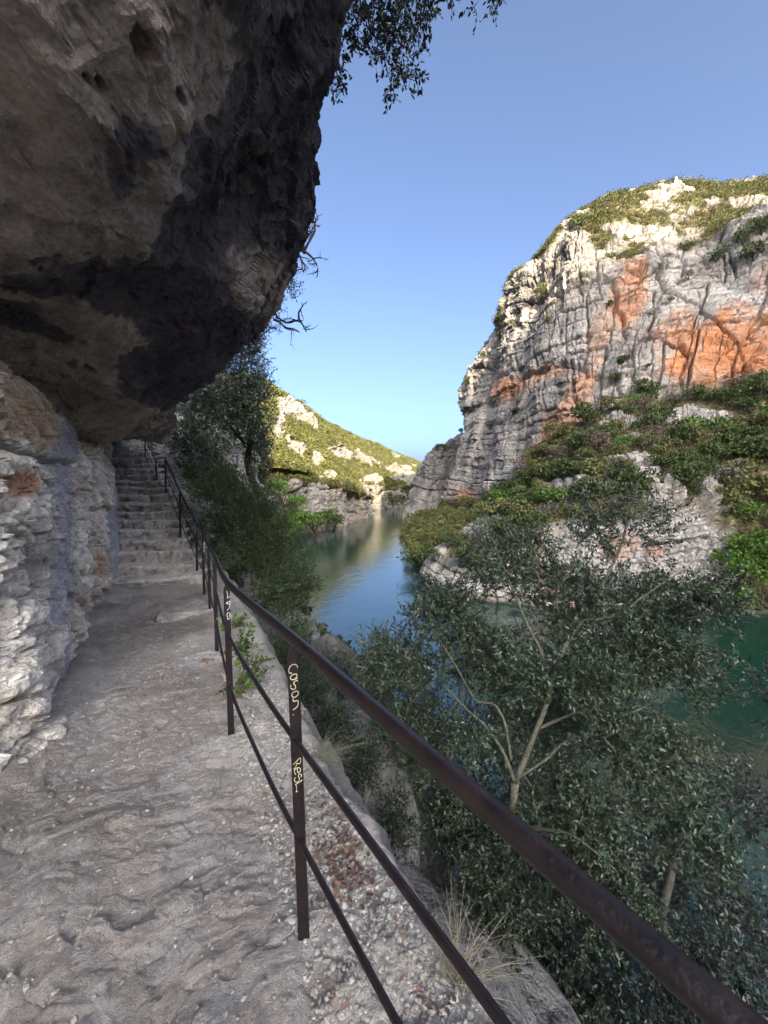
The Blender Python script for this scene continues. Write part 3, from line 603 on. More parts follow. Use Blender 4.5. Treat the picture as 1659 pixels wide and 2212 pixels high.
# ------------------------------------------------------------------ handrail
def handrail():
    base = [wv(1.45,-1.15,-1.40), wv(.62,-.12,-1.40), at(657,2040,1.195), at(500,1602,2.27), at(469,1414,3.8), at(454,1334,5.3), at(441,1282,6.2), at(426,1249,6.85), at(389.6,1161,7.6), at(359.2,1085,8.95)]
    top = [wv(1.45,-1.15,-.48), wv(.62,-.12,-.49), at(632,1392,1.195), at(489,1262,2.27), at(463,1203,3.8), at(450,1180,5.3), at(438,1153,6.2), at(424,1131,6.85), at(388.7,1063,7.6), at(356.7,990.7,8.95)]
    root = empty('handrail', base[2]); tag(root, 'rusty brown steel handrail with three bars along the cliff path, scratched names on its posts', 'railing')
    def bars(top, base, fr_, r, name, n=220, wob=.0):
        P = np.array([b + (t - b) * f for b, t, f in zip(base, top, fr_)]); C, _ = cr(P, n)
        C = C + np.stack([vnoise(C, 1.7, 5 + i) * wob for i in range(3)], -1)
        v, q, t = tube_arrays(C, r, 14); make_mesh(name, v, [q, t], M_rail, root, smooth_sh=True)
    nP = len(base)
    bars(top, base, [1.02] * nP, .0178, 'top_rail')
    bars(top, base, [.70, .70, .69, .69, .69, .69, .69, .69, .66, .66], .0095, 'middle_rail', wob=.006)
    bars(top, base, [.37, .37, .36, .36, .36, .36, .36, .36, .34, .34], .0090, 'lower_rail', wob=.006)
    posts = []
    def bar_post(b, t, wd=.037, th=.008, nm='post'):
        d = nrm(t - b); f = -(b + t) / 2; f[2] = 0; f = nrm(f); x = nrm(np.cross(d, f)); f = np.cross(x, d)
        b = b - d * .12; L = np.linalg.norm(t - b); rings = [(0, wd), (L * .5, wd), (L - .035, wd), (L - .004, wd * .45)]
        V = []
        for h, w_ in rings:
            for (sx, sy) in ((-1, -1), (1, -1), (1, 1), (-1, 1)): V.append(b + d * h + x * sx * w_ / 2 + f * sy * th / 2)
        Q = []
        for i in range(len(rings) - 1):
            for k in range(4): Q.append((i*4+k, i*4+(k+1)%4, i*4+4+(k+1)%4, i*4+4+k))
        Q.append((0, 3, 2, 1)); e = len(rings) * 4; Q.append((e-4, e-3, e-2, e-1))
        o = make_mesh(nm, np.array(V), np.array(Q), M_rail, root)
        bv = o.modifiers.new('bevel', 'BEVEL'); bv.width = .0015; bv.segments = 2
        return o, b, d, x, f, th
    info = [bar_post(b, t) for b, t in zip(base, top)]
    # upper flight: a second length of rail linked by a short bent piece
    pb, tb = at(340, 1068, 9.5), at(336.5, 994, 9.5); pc, tc_ = at(315, 1008, 10.9), at(312.9, 946, 10.9); pd, td = at(296, 975, 12.6), at(294, 915, 12.6)
    for b, t in ((pb, tb), (pc, tc_), (pd, td)): bar_post(b, t)
    for f_, r in ((1.0, .0175), (.66, .0095), (.34, .009)):
        P = np.array([b + (t - b) * f_ for b, t in ((pb, tb), (pc, tc_), (pd, td))]); C, _ = cr(P, 40); v, q, t3 = tube_arrays(C, r, 10)
        make_mesh({1.0: 'top_rail', .66: 'middle_rail', .34: 'lower_rail'}[f_], v, [q, t3], M_rail, root, smooth_sh=True)
        a = base[-1] + (top[-1] - base[-1]) * f_; c = pb + (tb - pb) * f_; m = (a + c) / 2 + (np.array([0, 0, .05]) if f_ == 1 else 0)
        C, _ = cr(np.array([a, m, c]), 16); v, q, t3 = tube_arrays(C, .010, 8); make_mesh('link_bar', v, [q, t3], M_rail, root, smooth_sh=True)
    # painted names, traced stroke by stroke onto the post faces (crop read at 4.02x of the photo)
    def ray_plane(px, py, inf):
        _, b, d, x, f, th = inf; dirv = at(px, py, 1.0); p0 = b + f * (th / 2 + .0012); t = np.dot(p0, f) / np.dot(dirv, f); return dirv * t
    def write(strokes, inf, m, off, sc_, name, r=.0014):
        parts = []
        for s in strokes:
            P = np.array([ray_plane((off[0] + x / sc_) * .67770, (off[1] + y / sc_) * .67770, inf) for x, y in s])
            if len(P) > 2: P, _ = cr(P, len(P) * 5)
            parts.append(tube_arrays(P, r, 6))
        V, Fs = join(parts)
        make_mesh(name, V, Fs, m, inf[0])
    S1 = [[(398,315),(385,285),(350,272),(310,290),(285,335),(290,380),(325,385)],
          [(385,395),(345,400),(310,425),(305,455),(335,470),(370,450),(390,415),(372,390)], [(330,470),(390,455),(385,440)],
          [(400,490),(380,478),(345,510),(365,545),(370,575),(340,595),(308,575),(312,535)],
          [(365,620),(328,640),(325,680),(355,695),(395,670),(408,635),(385,615),(360,622)],
          [(335,705),(350,745),(395,735),(405,765),(390,815),(335,858)], [(333,740),(360,748)],
          [(338,912),(343,922)]]
    S2 = [[(225,590),(400,420),(575,245)], [(575,245),(615,350),(590,490),(520,545),(420,520)], [(420,500),(390,620),(330,740),(250,830)],
          [(470,1000),(440,880),(430,770)], [(355,1090),(300,980),(310,850),(430,750),(560,760),(600,850),(560,960),(480,1000)],
          [(615,1220),(660,1130),(590,1060),(510,1090),(500,1190),(540,1300),(510,1430),(400,1480),(310,1420),(295,1310),(340,1240)],
          [(680,1360),(560,1460),(330,1600)], [(360,1590),(400,1700),(400,1800),(395,1920)], [(360,1960),(430,1950),(470,1920)]]
    write(S1, info[2], M_ink_y, (850, 2050), 4.02, 'painted_name'); write(S2, info[2], M_ink_y, (920, 2400), 15.8, 'painted_name', .0012)
    S3 = [[(280,70),(330,300),(350,480),(310,600)], [(310,600),(420,520),(570,430)], [(320,1450),(430,1310),(490,1120),(500,900),(520,780)], [(520,780),(370,850),(240,950)], [(240,950),(360,990),(480,1010)],
          [(370,2110),(340,1950),(300,1780),(330,1640),(410,1610),(500,1660),(510,1760),(450,1870)], [(450,1870),(560,1850),(600,1930),(500,2000),(370,2090)]]
    write(S3, info[3], M_ink_w, (710, 1880), 22.1, 'painted_name', .002)
    S4 = [[(290,228),(302,240),(288,252),(300,262),(292,228)], [(292,270),(303,280),(292,290),(292,270)], [(291,300),(303,308),(292,318),(291,300)], [(294,325),(303,335)]]
    write(S4, info[6], M_ink_w, (550, 1650), 2.949, 'painted_name', .0045)
    S5 = [[(215,90),(222,100),(214,112),(221,122)], [(215,130),(222,142)]]
    write(S5, info[7], M_ink_w, (550, 1650), 2.949, 'painted_name', .005)
    return info
handrail()

# ------------------------------------------------------------------ foliage
def leaf_mesh(P, D, Nn, Lg, Wd, col, six=False):
    """P base, D direction, Nn leaf normal"""
    S = nrm(np.cross(D, Nn)); Nn = np.cross(S, D); Lg = Lg[:, None]; Wd = Wd[:, None]; n = len(P)
    if six:
        V = np.stack([P, P + D*Lg*.28 + S*Wd*.42 + Nn*Wd*.10, P + D*Lg*.68 + S*Wd*.40 + Nn*Wd*.08, P + D*Lg, P + D*Lg*.68 - S*Wd*.40 + Nn*Wd*.08, P + D*Lg*.28 - S*Wd*.42 + Nn*Wd*.10], 1)
        k = 6; I = np.arange(n)[:, None] * 6
        Fq = np.concatenate([I + np.array([[0, 1, 2, 3]]), I + np.array([[0, 3, 4, 5]])])
    else:
        V = np.stack([P, P + D*Lg*.45 + S*Wd*.5 + Nn*Wd*.1, P + D*Lg, P + D*Lg*.45 - S*Wd*.5], 1); k = 4; I = np.arange(n)[:, None] * 4
        Fq = I + np.array([[0, 1, 2, 3]])
    return V.reshape(-1, 3), Fq, np.repeat(col, k, axis=0)
def rvec(n): return nrm(rng.normal(size=(n, 3)))
def leaf_colors(n, base, var=.35, alt=None, alt_p=.0):
    c = np.asarray(base)[None] * (1 + var * (rng.random((n, 1)) * 2 - 1)) * (1 + .12 * (rng.random((n, 3)) * 2 - 1))
    if alt is not None:
        m = rng.random(n) < alt_p; c[m] = np.asarray(alt)[None] * (.7 + .6 * rng.random((m.sum(), 1)))
    return c
def tree(name, label, cat, trunk, limbs, clumps, base_col, mul=1.0, twig_len=.28, leaf_len=.04, leaves_per=16, group=None, trunk_r=.06, bark=(.14, .13, .11), alt=None, alt_p=.0, bare=0.0, up=.25, lw=.42, droop=0.0, six=False, spacing=None, leafm=None, bark2=None):
    """trunk, limbs: polylines (list of points) with radii; clumps: (centre, radius(3 or 1), number of twigs)"""
    root = empty(name, trunk[0]); tag(root, label, cat, group)
    parts = []; nodes = []; 
    def addline(P, r0, r1, n=None, sides=8, wob=.02):
        P = np.asarray(P, float); n = n or max(6, len(P) * 5); C, _ = cr(P, n)
        C = C + np.stack([vnoise(C, 5, 60 + i) * wob for i in range(3)], -1) * np.linspace(0, 1, n)[:, None]
        R = np.linspace(r0, r1, n) * (1 + .12 * vnoise(C, 14, 3)); parts.append(tube_arrays(C, R, sides)); return C
    tr_r = trunk_r
    C = addline(trunk, tr_r * 1.25, tr_r * .8, n=24); nodes.append(np.c_[C, np.linspace(tr_r * 1.2, tr_r * .8, len(C))])
    for P, r0, r1 in limbs:
        C = addline(P, r0, r1, n=20); nodes.append(np.c_[C, np.linspace(r0, r1, len(C))])
    nodes = np.concatenate(nodes)
    tg = []
    for c, r, n in clumps:
        n = int(n * mul)
        q = rvec(n) * (rng.random((n, 1)) ** .45); tg.append(np.asarray(c) + q * np.asarray(r))
    tg = np.concatenate(tg); 
    d0 = np.min(np.linalg.norm(tg[:, None] - nodes[None, ::3, :3], axis=2), axis=1); tg = tg[np.argsort(d0)]
    NB = np.zeros((len(nodes) + len(tg) * 3, 4)); NB[:len(nodes)] = nodes; cnt = len(nodes); Tb = []; Td = []
    for T in tg:
        v = NB[:cnt, :3] - T; d = np.einsum('ij,ij->i', v, v) + NB[:cnt, 3] * .0
        i = int(np.argmin(d)); B = NB[i, :3]; r = NB[i, 3]; L = math.sqrt(max(d[i], 1e-6))
        mid = (B + T) / 2 + rng.normal(size=3) * L * .10 + np.array([0, 0, -.06 * L])
        ts = np.linspace(0, 1, 4)[:, None]; C = (1-ts)**2 * B + 2*ts*(1-ts)*mid + ts**2 * T
        r0 = min(r * .6, .006 + .02 * L); r1 = max(.0016, r0 * .5)
        if True:
            parts.append(tube_arrays(C, np.linspace(max(r0, .0022), r1, 4), 4, cap=False))
        NB[cnt:cnt+3, :3] = C[1:]; NB[cnt:cnt+3, 3] = np.linspace(r0, r1, 3); cnt += 3
        Tb.append(T); Td.append(nrm(T - B))
    Tb = np.array(Tb); Td = np.array(Td)
    keep = rng.random(len(Tb)) >= bare; Tb = Tb[keep]; Td = Td[keep]
    # every target carries two short sprays of leaves
    B = np.repeat(Tb, 2, 0); D = nrm(np.repeat(Td, 2, 0) * .6 + rng.normal(size=(len(B), 3)) * .6 + np.array([0, 0, up - droop])); Lt = twig_len * (.6 + .8 * rng.random(len(B)))
    if twig_len < .6: parts += [tube_arrays(np.array([b, b + d * l * .5 + np.array([0,0,-.02*l]), b + d * l]), [.0018, .0014, .0009], 3, cap=False) for b, d, l in zip(B, D, Lt)]
    V, Fs = join(parts); n = len(V)
    bc = np.asarray(bark)[None] * (1 + .35 * vnoise(V, 12, 5)[:, None]) * np.ones((n, 3))
    if bark2 is not None: bc = mixc(bc, bark2, smooth(-.3, .3, vnoise(V, 22, 9)))
    make_mesh('trunk', V, Fs, M_bark, root, bc, True)
    if not len(Tb): return root
    k = leaves_per; fr_ = (np.arange(k) + rng.random((len(B), k)) * .8) / k
    P = (B[:, None] + D[:, None] * (Lt[:, None] * fr_)[..., None]).reshape(-1, 3); Dr = np.repeat(D, k, 0)
    LD = nrm(Dr * .55 + rvec(len(P)) * .85 + np.array([0, 0, .10 - droop])); LNn = nrm(rvec(len(P)) * .75 + np.array([0, 0, .8]))
    Lg = leaf_len * (.45 + .8 * rng.random(len(P)))
    cl = np.repeat(.5 + 1.0 * rng.random(len(B)), k)[:, None] * leaf_colors(len(P), base_col, .45, alt, alt_p)
    V, Fq, c = leaf_mesh(P, LD, LNn, Lg, Lg * lw, cl, six)
    make_mesh('crown', V, Fq, leafm or M_leaf, root, c)
    return root
def A_(*a): return at(*a)
OAK = (.046, .070, .038)
# ---- big holm oak just below the ledge
fork = A_(1112, 1690, 3.7)
tree('holm_oak', 'large grey-green holm oak with pale lichen-covered forked limbs, right beside the handrail', 'tree',
     [A_(1010, 2380, 4.6), A_(1050, 2150, 4.2), A_(1085, 1900, 3.9), fork],
     [([fork, A_(1085,1620,3.7), A_(1045,1565,3.75), A_(1005,1530,3.8), A_(960,1480,3.95)], .021, .009),
      ([A_(1104,1640,3.7), A_(1090,1560,3.75), A_(1065,1520,3.8), A_(1030,1515,3.9), A_(985,1440,4.1), A_(940,1370,4.3)], .018, .007),
      ([fork, A_(1145,1610,3.72), A_(1180,1520,3.8), A_(1200,1440,3.9), A_(1235,1370,4.0), A_(1290,1290,4.1), A_(1340,1180,4.25), A_(1370,1080,4.4)], .031, .009),
      ([A_(1190,1480,3.85), A_(1165,1400,3.95), A_(1130,1330,4.1), A_(1090,1230,4.3), A_(1060,1160,4.5)], .018, .007),
      ([A_(1160,1575,3.75), A_(1230,1545,3.8), A_(1280,1530,3.8), A_(1350,1545,3.8), A_(1440,1500,3.9), A_(1520,1450,4.0)], .016, .005),
      ([A_(1120,1680,3.7), A_(1180,1640,3.65), A_(1240,1590,3.6), A_(1320,1610,3.6), A_(1400,1660,3.6)], .015, .005),
      ([A_(1255,1340,4.05), A_(1330,1330,4.0), A_(1400,1280,4.0), A_(1480,1230,4.1)], .018, .006),
      ([A_(1095,1820,3.8), A_(1160,1790,3.5), A_(1230,1800,3.3), A_(1330,1880,3.1)], .022, .007)],
     [(A_(1340,1130,4.4), (.62,.5,.42), 70), (A_(1100,1215,4.5), (.55,.5,.40), 130), (A_(1250,1290,4.3), (.7,.6,.38), 150), (A_(1440,1300,4.2), (.55,.5,.4), 80), (A_(960,1330,4.6), (.45,.5,.38), 120),
      (A_(850,1430,4.7), (.5,.5,.36), 150), (A_(1050,1420,4.4), (.6,.5,.40), 170), (A_(1300,1440,4.0), (.6,.5,.34), 150), (A_(1470,1440,3.9), (.45,.5,.25), 80), (A_(1400,1620,3.8), (.5,.5,.32), 120),
      (A_(1230,1760,3.6), (.5,.5,.30), 120), (A_(900,1590,4.6), (.55,.5,.45), 190), (A_(980,1760,4.3), (.45,.5,.4), 130), (A_(1480,1800,3.5), (.40,.5,.30), 80), (A_(1300,1920,3.2), (.42,.4,.28), 100),
      (A_(1080,1930,3.5), (.38,.4,.25), 90), (A_(1180,1560,4.3), (.7,.4,.45), 120), (A_(1120,1450,3.6), (.35,.2,.2), 30), (A_(1270,1470,3.6), (.4,.2,.2), 40), (A_(1330,1600,3.4), (.3,.2,.15), 30), (A_(1010,1600,3.5), (.2,.2,.15), 16), (A_(1530,1290,4.0), (.25,.3,.25), 34), (A_(1390,1390,4.1), (.4,.3,.2), 50)],
     OAK, twig_len=.24, leaf_len=.046, leaves_per=21, trunk_r=.052, mul=1.6, bark=(.11, .105, .08), bark2=(.13, .135, .09), alt=(.12, .14, .095), alt_p=.09, six=True)
# ---- lower trees on the bank under the ledge
tree('holm_oak', 'dark dense holm oak low on the bank under the near end of the ledge', 'tree', [wv(.6,5.0,-9.5), wv(.5,4.9,-6.5), wv(.7,4.8,-4.6)],
     [([wv(.6,4.9,-5.5), wv(1.4,4.4,-4.4), wv(2.2,4.0,-3.8)], .05, .015), ([wv(.6,4.9,-5.5), wv(0,5.2,-3.8), wv(-.3,5.4,-2.8)], .05, .015), ([wv(.7,4.8,-4.8), wv(1.1,5.6,-3.4), wv(1.2,5.8,-2.8)], .04, .012)],
     [(A_(760,1560,6.0), (.7,.7,.55), 190), (A_(850,1720,5.6), (.7,.7,.6), 230), (A_(960,1900,5.0), (.7,.7,.6), 230), (A_(1080,2080,4.4), (.65,.6,.55), 230), (A_(1250,2130,4.0), (.6,.6,.45), 170), (A_(1120,1800,5.4), (.8,.7,.6), 200), (A_(700,1470,6.6), (.4,.5,.4), 90), (A_(1000,2230,3.6), (.4,.5,.4), 120)],
     (.030, .043, .026), mul=1.45, twig_len=.3, leaf_len=.054, leaves_per=20, trunk_r=.10, alt=(.13, .15, .11), alt_p=.06)
tree('holm_oak', 'thin dusky holm oak low over the water, in the bottom right of the view', 'tree', [wv(3.6,4.6,-9.5), wv(3.3,4.2,-6.5), wv(3.0,3.9,-4.6)],
     [([wv(3.0,3.9,-4.6), wv(3.1,3.8,-3.4), wv(3.0,3.8,-2.6)], .05, .014), ([wv(3.2,4.1,-5.5), wv(2.2,3.6,-4.2), wv(1.6,3.3,-3.6)], .04, .012)],
     [(A_(1400,2080,3.8), (.45,.5,.35), 110), (A_(1560,1960,4.0), (.45,.5,.4), 90), (A_(1630,1760,4.3), (.28,.5,.35), 45), (A_(1400,1930,4.6), (.6,.5,.4), 110), (A_(1600,2150,3.3), (.3,.4,.3), 60), (A_(1270,1980,4.9), (.5,.5,.45), 100), (A_(1660,1500,4.6), (.16,.4,.45), 28), (A_(1560,1700,4.9), (.4,.4,.25), 50), (A_(1480,2180,3.4), (.4,.4,.3), 80), (A_(1620,2030,4.4), (.35,.4,.4), 70), (A_(1500,1880,5.0), (.5,.4,.35), 70)],
     (.034, .046, .032), mul=1.3, twig_len=.28, leaf_len=.05, leaves_per=18, trunk_r=.07, bark=(.09,.085,.075), alt=(.13, .15, .12), alt_p=.08, bare=.12)
tree('holm_oak', 'dark holm oak standing at the water behind the forked lichen-covered tree', 'tree', [wv(2.4,8.2,-14.4), wv(2.3,7.8,-11), wv(2.2,7.2,-8)],
     [([wv(2.2,7.2,-8), wv(1.6,7,-6.5), wv(1.2,6.8,-5.6)], .07, .02), ([wv(2.2,7.2,-8), wv(3.2,7,-6.6), wv(3.8,6.6,-5.8)], .07, .02), ([wv(2.3,7.4,-8.6), wv(2.4,6.4,-7.4), wv(2.6,5.8,-6.8)], .06, .02)],
     [(A_(1050,1620,7.5), (1.2,.9,1.0), 330), (A_(1220,1700,7.2), (1.0,.9,.9), 260), (A_(1350,1850,6.6), (.9,.8,.8), 220), (A_(1180,1900,6.4), (1.0,.8,.8), 240), (A_(900,1480,7.8), (.6,.7,.6), 120), (A_(1280,1560,7.4), (.6,.6,.4), 70), (A_(1500,2050,5.8), (.8,.8,.5), 120)],
     (.030, .043, .026), twig_len=.36, leaf_len=.07, leaves_per=16, trunk_r=.12, alt=(.10, .12, .08), alt_p=.06)
# ---- tree and shrubs beside the stairs
tree('holm_oak', 'dark crooked holm oak growing from the rocks to the right of the stone steps', 'tree', [at(560,1075,13.5), at(535,1000,13), at(545,930,12.6), at(520,860,12.4)],
     [([at(545,930,12.6), at(575,915,12.4), at(590,940,12.2)], .05, .015), ([at(530,960,12.8), at(480,900,12.2), at(450,860,11.8)], .06, .02), ([at(520,860,12.4), at(520,790,12), at(530,730,11.8)], .05, .012), ([at(530,900,12.5), at(570,860,12.6), at(585,830,12.6)], .04, .012), ([at(545,990,13), at(565,1000,12.6), at(590,1015,12.4)], .03, .012)],
     [(at(505,850,12.2), (1.1,1.2,.75), 300), (at(545,830,12.6), (.65,.9,.65), 180), (at(530,755,12.2), (.55,.8,.6), 130), (at(450,880,11.6), (.75,.9,.8), 220), (at(540,915,12.2), (.75,.8,.5), 160), (at(420,960,11), (.65,.8,.7), 180), (at(555,960,12.6), (.35,.5,.35), 40)],
     (.075, .10, .062), twig_len=.42, leaf_len=.085, leaves_per=15, trunk_r=.11, bark=(.05,.045,.04), alt=(.06,.07,.05), alt_p=.08)
tree('shrub', 'dull green feathery shrub leaning over the path edge beside the lower steps', 'shrub', [at(545,1265,7.4), at(540,1200,7.5), at(535,1150,7.6)],
     [([at(540,1220,7.5), at(490,1150,7.6), at(460,1090,7.8)], .018, .007), ([at(540,1200,7.5), at(560,1130,7.6), at(600,1080,7.8)], .018, .007), ([at(540,1240,7.4), at(600,1180,7.4), at(640,1150,7.4)], .018, .006), ([at(535,1150,7.6), at(520,1080,7.8), at(510,1030,8)], .018, .006)],
     [(at(490,1110,8.2), (.95,.8,.75), 420), (at(560,1110,8), (.65,.8,.6), 330), (at(600,1180,7.7), (.55,.6,.55), 300), (at(470,1040,9.2), (1.0,.8,.5), 320), (at(520,1200,7.6), (.5,.5,.35), 160), (at(585,1265,7.2), (.35,.5,.3), 150)],
     (.095, .135, .045), twig_len=.26, leaf_len=.045, leaves_per=16, trunk_r=.026, bark=(.05,.042,.036), lw=.34, alt=(.10,.13,.06), alt_p=.12, leafm=M_bush)
tree('shrub', 'green shrub with leafy tips hanging in front of the blue water past the handrail', 'shrub', [wv(-1.9,7.2,-4.6), wv(-1.8,7.0,-3.4), wv(-1.7,6.8,-2.6)],
     [([wv(-1.7,6.8,-2.8), at(640,1270,6.6), at(680,1265,6.5)], .02, .006), ([wv(-1.8,7,-3.2), at(630,1360,6.4), at(650,1330,6.2)], .02, .006)],
     [(at(645,1250,6.8), (.34,.4,.28), 110), (at(612,1300,6.7), (.34,.4,.35), 140), (at(640,1370,6.3), (.26,.4,.30), 130), (at(600,1420,6.6), (.45,.4,.4), 150), (at(680,1265,6.6), (.12,.3,.10), 22), (at(640,1500,6.2), (.35,.4,.4), 120)],
     (.075, .115, .05), twig_len=.2, leaf_len=.045, leaves_per=15, trunk_r=.03, bark=(.06,.05,.04), alt=(.11,.14,.08), alt_p=.12, leafm=M_bush)
tree('shrub', 'dark leafy shrub filling the gap below the ledge edge behind the lettered posts', 'shrub', [wv(-.9,4.6,-5.2), wv(-.95,4.3,-4.2), wv(-1.0,4.2,-3.4)],
     [([wv(-1,4.2,-3.6), wv(-.8,3.9,-3.0), wv(-.6,3.7,-2.6)], .02, .006), ([wv(-1,4.3,-4), wv(-1.3,4.6,-3.2), wv(-1.4,4.8,-2.7)], .02, .006)],
     [(at(672,1490,4.5), (.26,.3,.26), 130), (at(720,1570,4.0), (.24,.28,.24), 120), (at(640,1430,5.2), (.25,.3,.3), 110), (at(780,1660,3.9), (.2,.25,.25), 90), (at(850,1780,3.5), (.16,.25,.25), 80)],
     (.036, .055, .028), twig_len=.18, leaf_len=.036, leaves_per=14, trunk_r=.03, bark=(.06,.05,.04), alt=(.09,.11,.07), alt_p=.08, leafm=M_bush)
tree('shrub', 'low shrub with bright fresh leaves growing through the lower bars of the handrail', 'shrub', [at(512,1500,2.95), at(515,1470,2.95), at(520,1440,2.95)],
     [([at(515,1470,2.95), at(535,1430,2.9), at(545,1410,2.9)], .004, .002)],
     [(at(525,1400,2.95), (.10,.12,.10), 22), (at(510,1350,3.1), (.06,.1,.06), 10), (at(540,1445,2.9), (.09,.1,.07), 16), (at(520,1490,2.8), (.07,.1,.05), 10)],
     (.10, .16, .03), twig_len=.09, leaf_len=.04, leaves_per=6, trunk_r=.005, lw=.6, leafm=M_bush, six=True)
# ---- branches hanging over the lip of the overhang
tree('holm_oak', 'holm oak on the overhang with leafy boughs hanging against the sky, top centre', 'tree', [at(770,-520,3.0), at(800,-420,3.2), at(830,-300,3.4), at(850,-180,3.5)],
     [([at(790,-400,3.2), at(760,-150,3.45), at(790,0,3.5), at(800,60,3.5), at(850,150,3.55), at(900,180,3.6)], .016, .003), ([at(830,-300,3.4), at(850,-80,3.5), at(880,20,3.5), at(900,80,3.55)], .013, .003), ([at(760,-150,3.45), at(745,-20,3.3), at(735,80,3.3), at(715,170,3.35)], .009, .002),
      ([at(850,-180,3.5), at(980,-60,3.6), at(1060,-10,3.6), at(1090,15,3.6)], .008, .002), ([at(820,90,3.5), at(840,160,3.5), at(855,215,3.5)], .005, .002)],
     [(at(800,30,3.5), (.28,.2,.22), 62), (at(860,40,3.5), (.26,.2,.22), 62), (at(900,20,3.5), (.16,.2,.16), 26), (at(835,100,3.5), (.22,.15,.10), 34), (at(870,165,3.5), (.14,.12,.09), 20), (at(845,205,3.5), (.06,.08,.06), 7), (at(725,165,3.4), (.07,.08,.12), 12), (at(750,70,3.4), (.12,.15,.18), 22),
      (at(1060,5,3.6), (.18,.1,.06), 14), (at(960,-30,3.6), (.25,.2,.13), 30), (at(840,-80,3.5), (.5,.3,.25), 60), (at(905,85,3.55), (.08,.1,.10), 10)],
     (.030, .038, .030), twig_len=.10, leaf_len=.040, leaves_per=6, trunk_r=.05, bark=(.06,.05,.05), lw=.55, droop=.35, six=True, bare=.10)
def bare_tree(name, label, trunk, limbs, n_tw, seed, r0=.02):
    root = empty(name, trunk[0]); tag(root, label, 'dead branch' if 'branch' in label else 'tree'); parts = []; r_ = np.random.default_rng(seed)
    def grow(P, r, lvl):
        C, _ = cr(np.asarray(P), 14); C = C + np.stack([vnoise(C, 6, seed + i) for i in range(3)], -1) * .03; parts.append(tube_arrays(C, np.linspace(r, r * .35, 14), 6))
        if lvl == 0: return
        L = np.linalg.norm(C[-1] - C[0])
        for i in range(n_tw[lvl - 1]):
            k = r_.integers(3, 14); b = C[k]; d = nrm(nrm(C[min(k, 13)] - C[k - 2]) * .7 + r_.normal(size=3) * np.array([.7, .25, .7])); l = L * (.25 + .35 * r_.random())
            grow([b, b + d * l * .5 + r_.normal(size=3) * l * .08, b + d * l + r_.normal(size=3) * l * .12], r * .45, lvl - 1)
    grow(trunk, r0 * 1.2, 0)
    for P in limbs: grow(P, r0, 2)
    V, Fs = join(parts); make_mesh('branches', V, Fs, M_bark, root, np.ones((len(V), 3)) * np.array([.055, .05, .05]), True); return root
bare_tree('bare_branch', 'leafless crooked branch sticking out from the rim of the overhang against the sky', [at(600,560,6.3), at(625,545,6.2), at(650,520,6.1)],
     [[at(645,535,6.1), at(660,512,6.1), at(680,488,6.1)], [at(630,525,6.1), at(645,548,6.1), at(655,585,6.1)], [at(655,548,6.1), at(668,520,6.1), at(682,495,6.1), at(684,470,6.1)], [at(650,540,6.1), at(672,555,6.1), at(684,575,6.1)]], (4, 5), 3, .022)
bare_tree('bare_branch', 'lower leafless branch reaching right towards the river with twigs bent upward', [at(560,690,6.8), at(585,665,6.8), at(600,655,6.8)],
     [[at(590,658,6.8), at(600,685,6.8), at(625,695,6.8), at(655,695,6.8)], [at(645,694,6.8), at(642,678,6.8), at(655,660,6.8)], [at(625,694,6.8), at(650,700,6.8), at(666,722,6.8)], [at(590,690,6.8), at(620,705,6.8), at(645,715,6.8)]], (2, 3), 8, .022)
tree('holm_oak', 'small holm oak clinging to the outer rim of the overhang beside the bare branches', 'tree', [at(500,700,7.2), at(530,690,7.2), at(560,660,7.1)],
     [([at(530,690,7.2), at(560,650,7.1), at(600,630,7)], .02, .006), ([at(560,660,7.1), at(590,600,6.9), at(615,575,6.8)], .018, .005)],
     [(at(612,585,6.8), (.20,.25,.20), 42), (at(628,630,6.8), (.10,.2,.10), 12), (at(580,655,7), (.24,.25,.22), 50), (at(565,700,7.2), (.20,.25,.25), 40), (at(538,735,7.6), (.28,.3,.25), 60), (at(490,790,8.2), (.35,.4,.4), 80)],
     (.028, .038, .026), twig_len=.2, leaf_len=.05, leaves_per=9, trunk_r=.03, bark=(.05,.045,.045), bare=.1)
tree('dead_shrub', 'grey leafless shrub with fine twigs poking out below the overhang rim', 'shrub', [at(555,740,8.6), at(575,715,8.6), at(590,705,8.6)], [([at(575,715,8.6), at(600,700,8.6), at(620,695,8.6)], .008, .003)], [(at(590,700,8.6), (.35,.3,.22), 70)], OAK, twig_len=.2, bark=(.13,.12,.11), trunk_r=.012, bare=1.0)

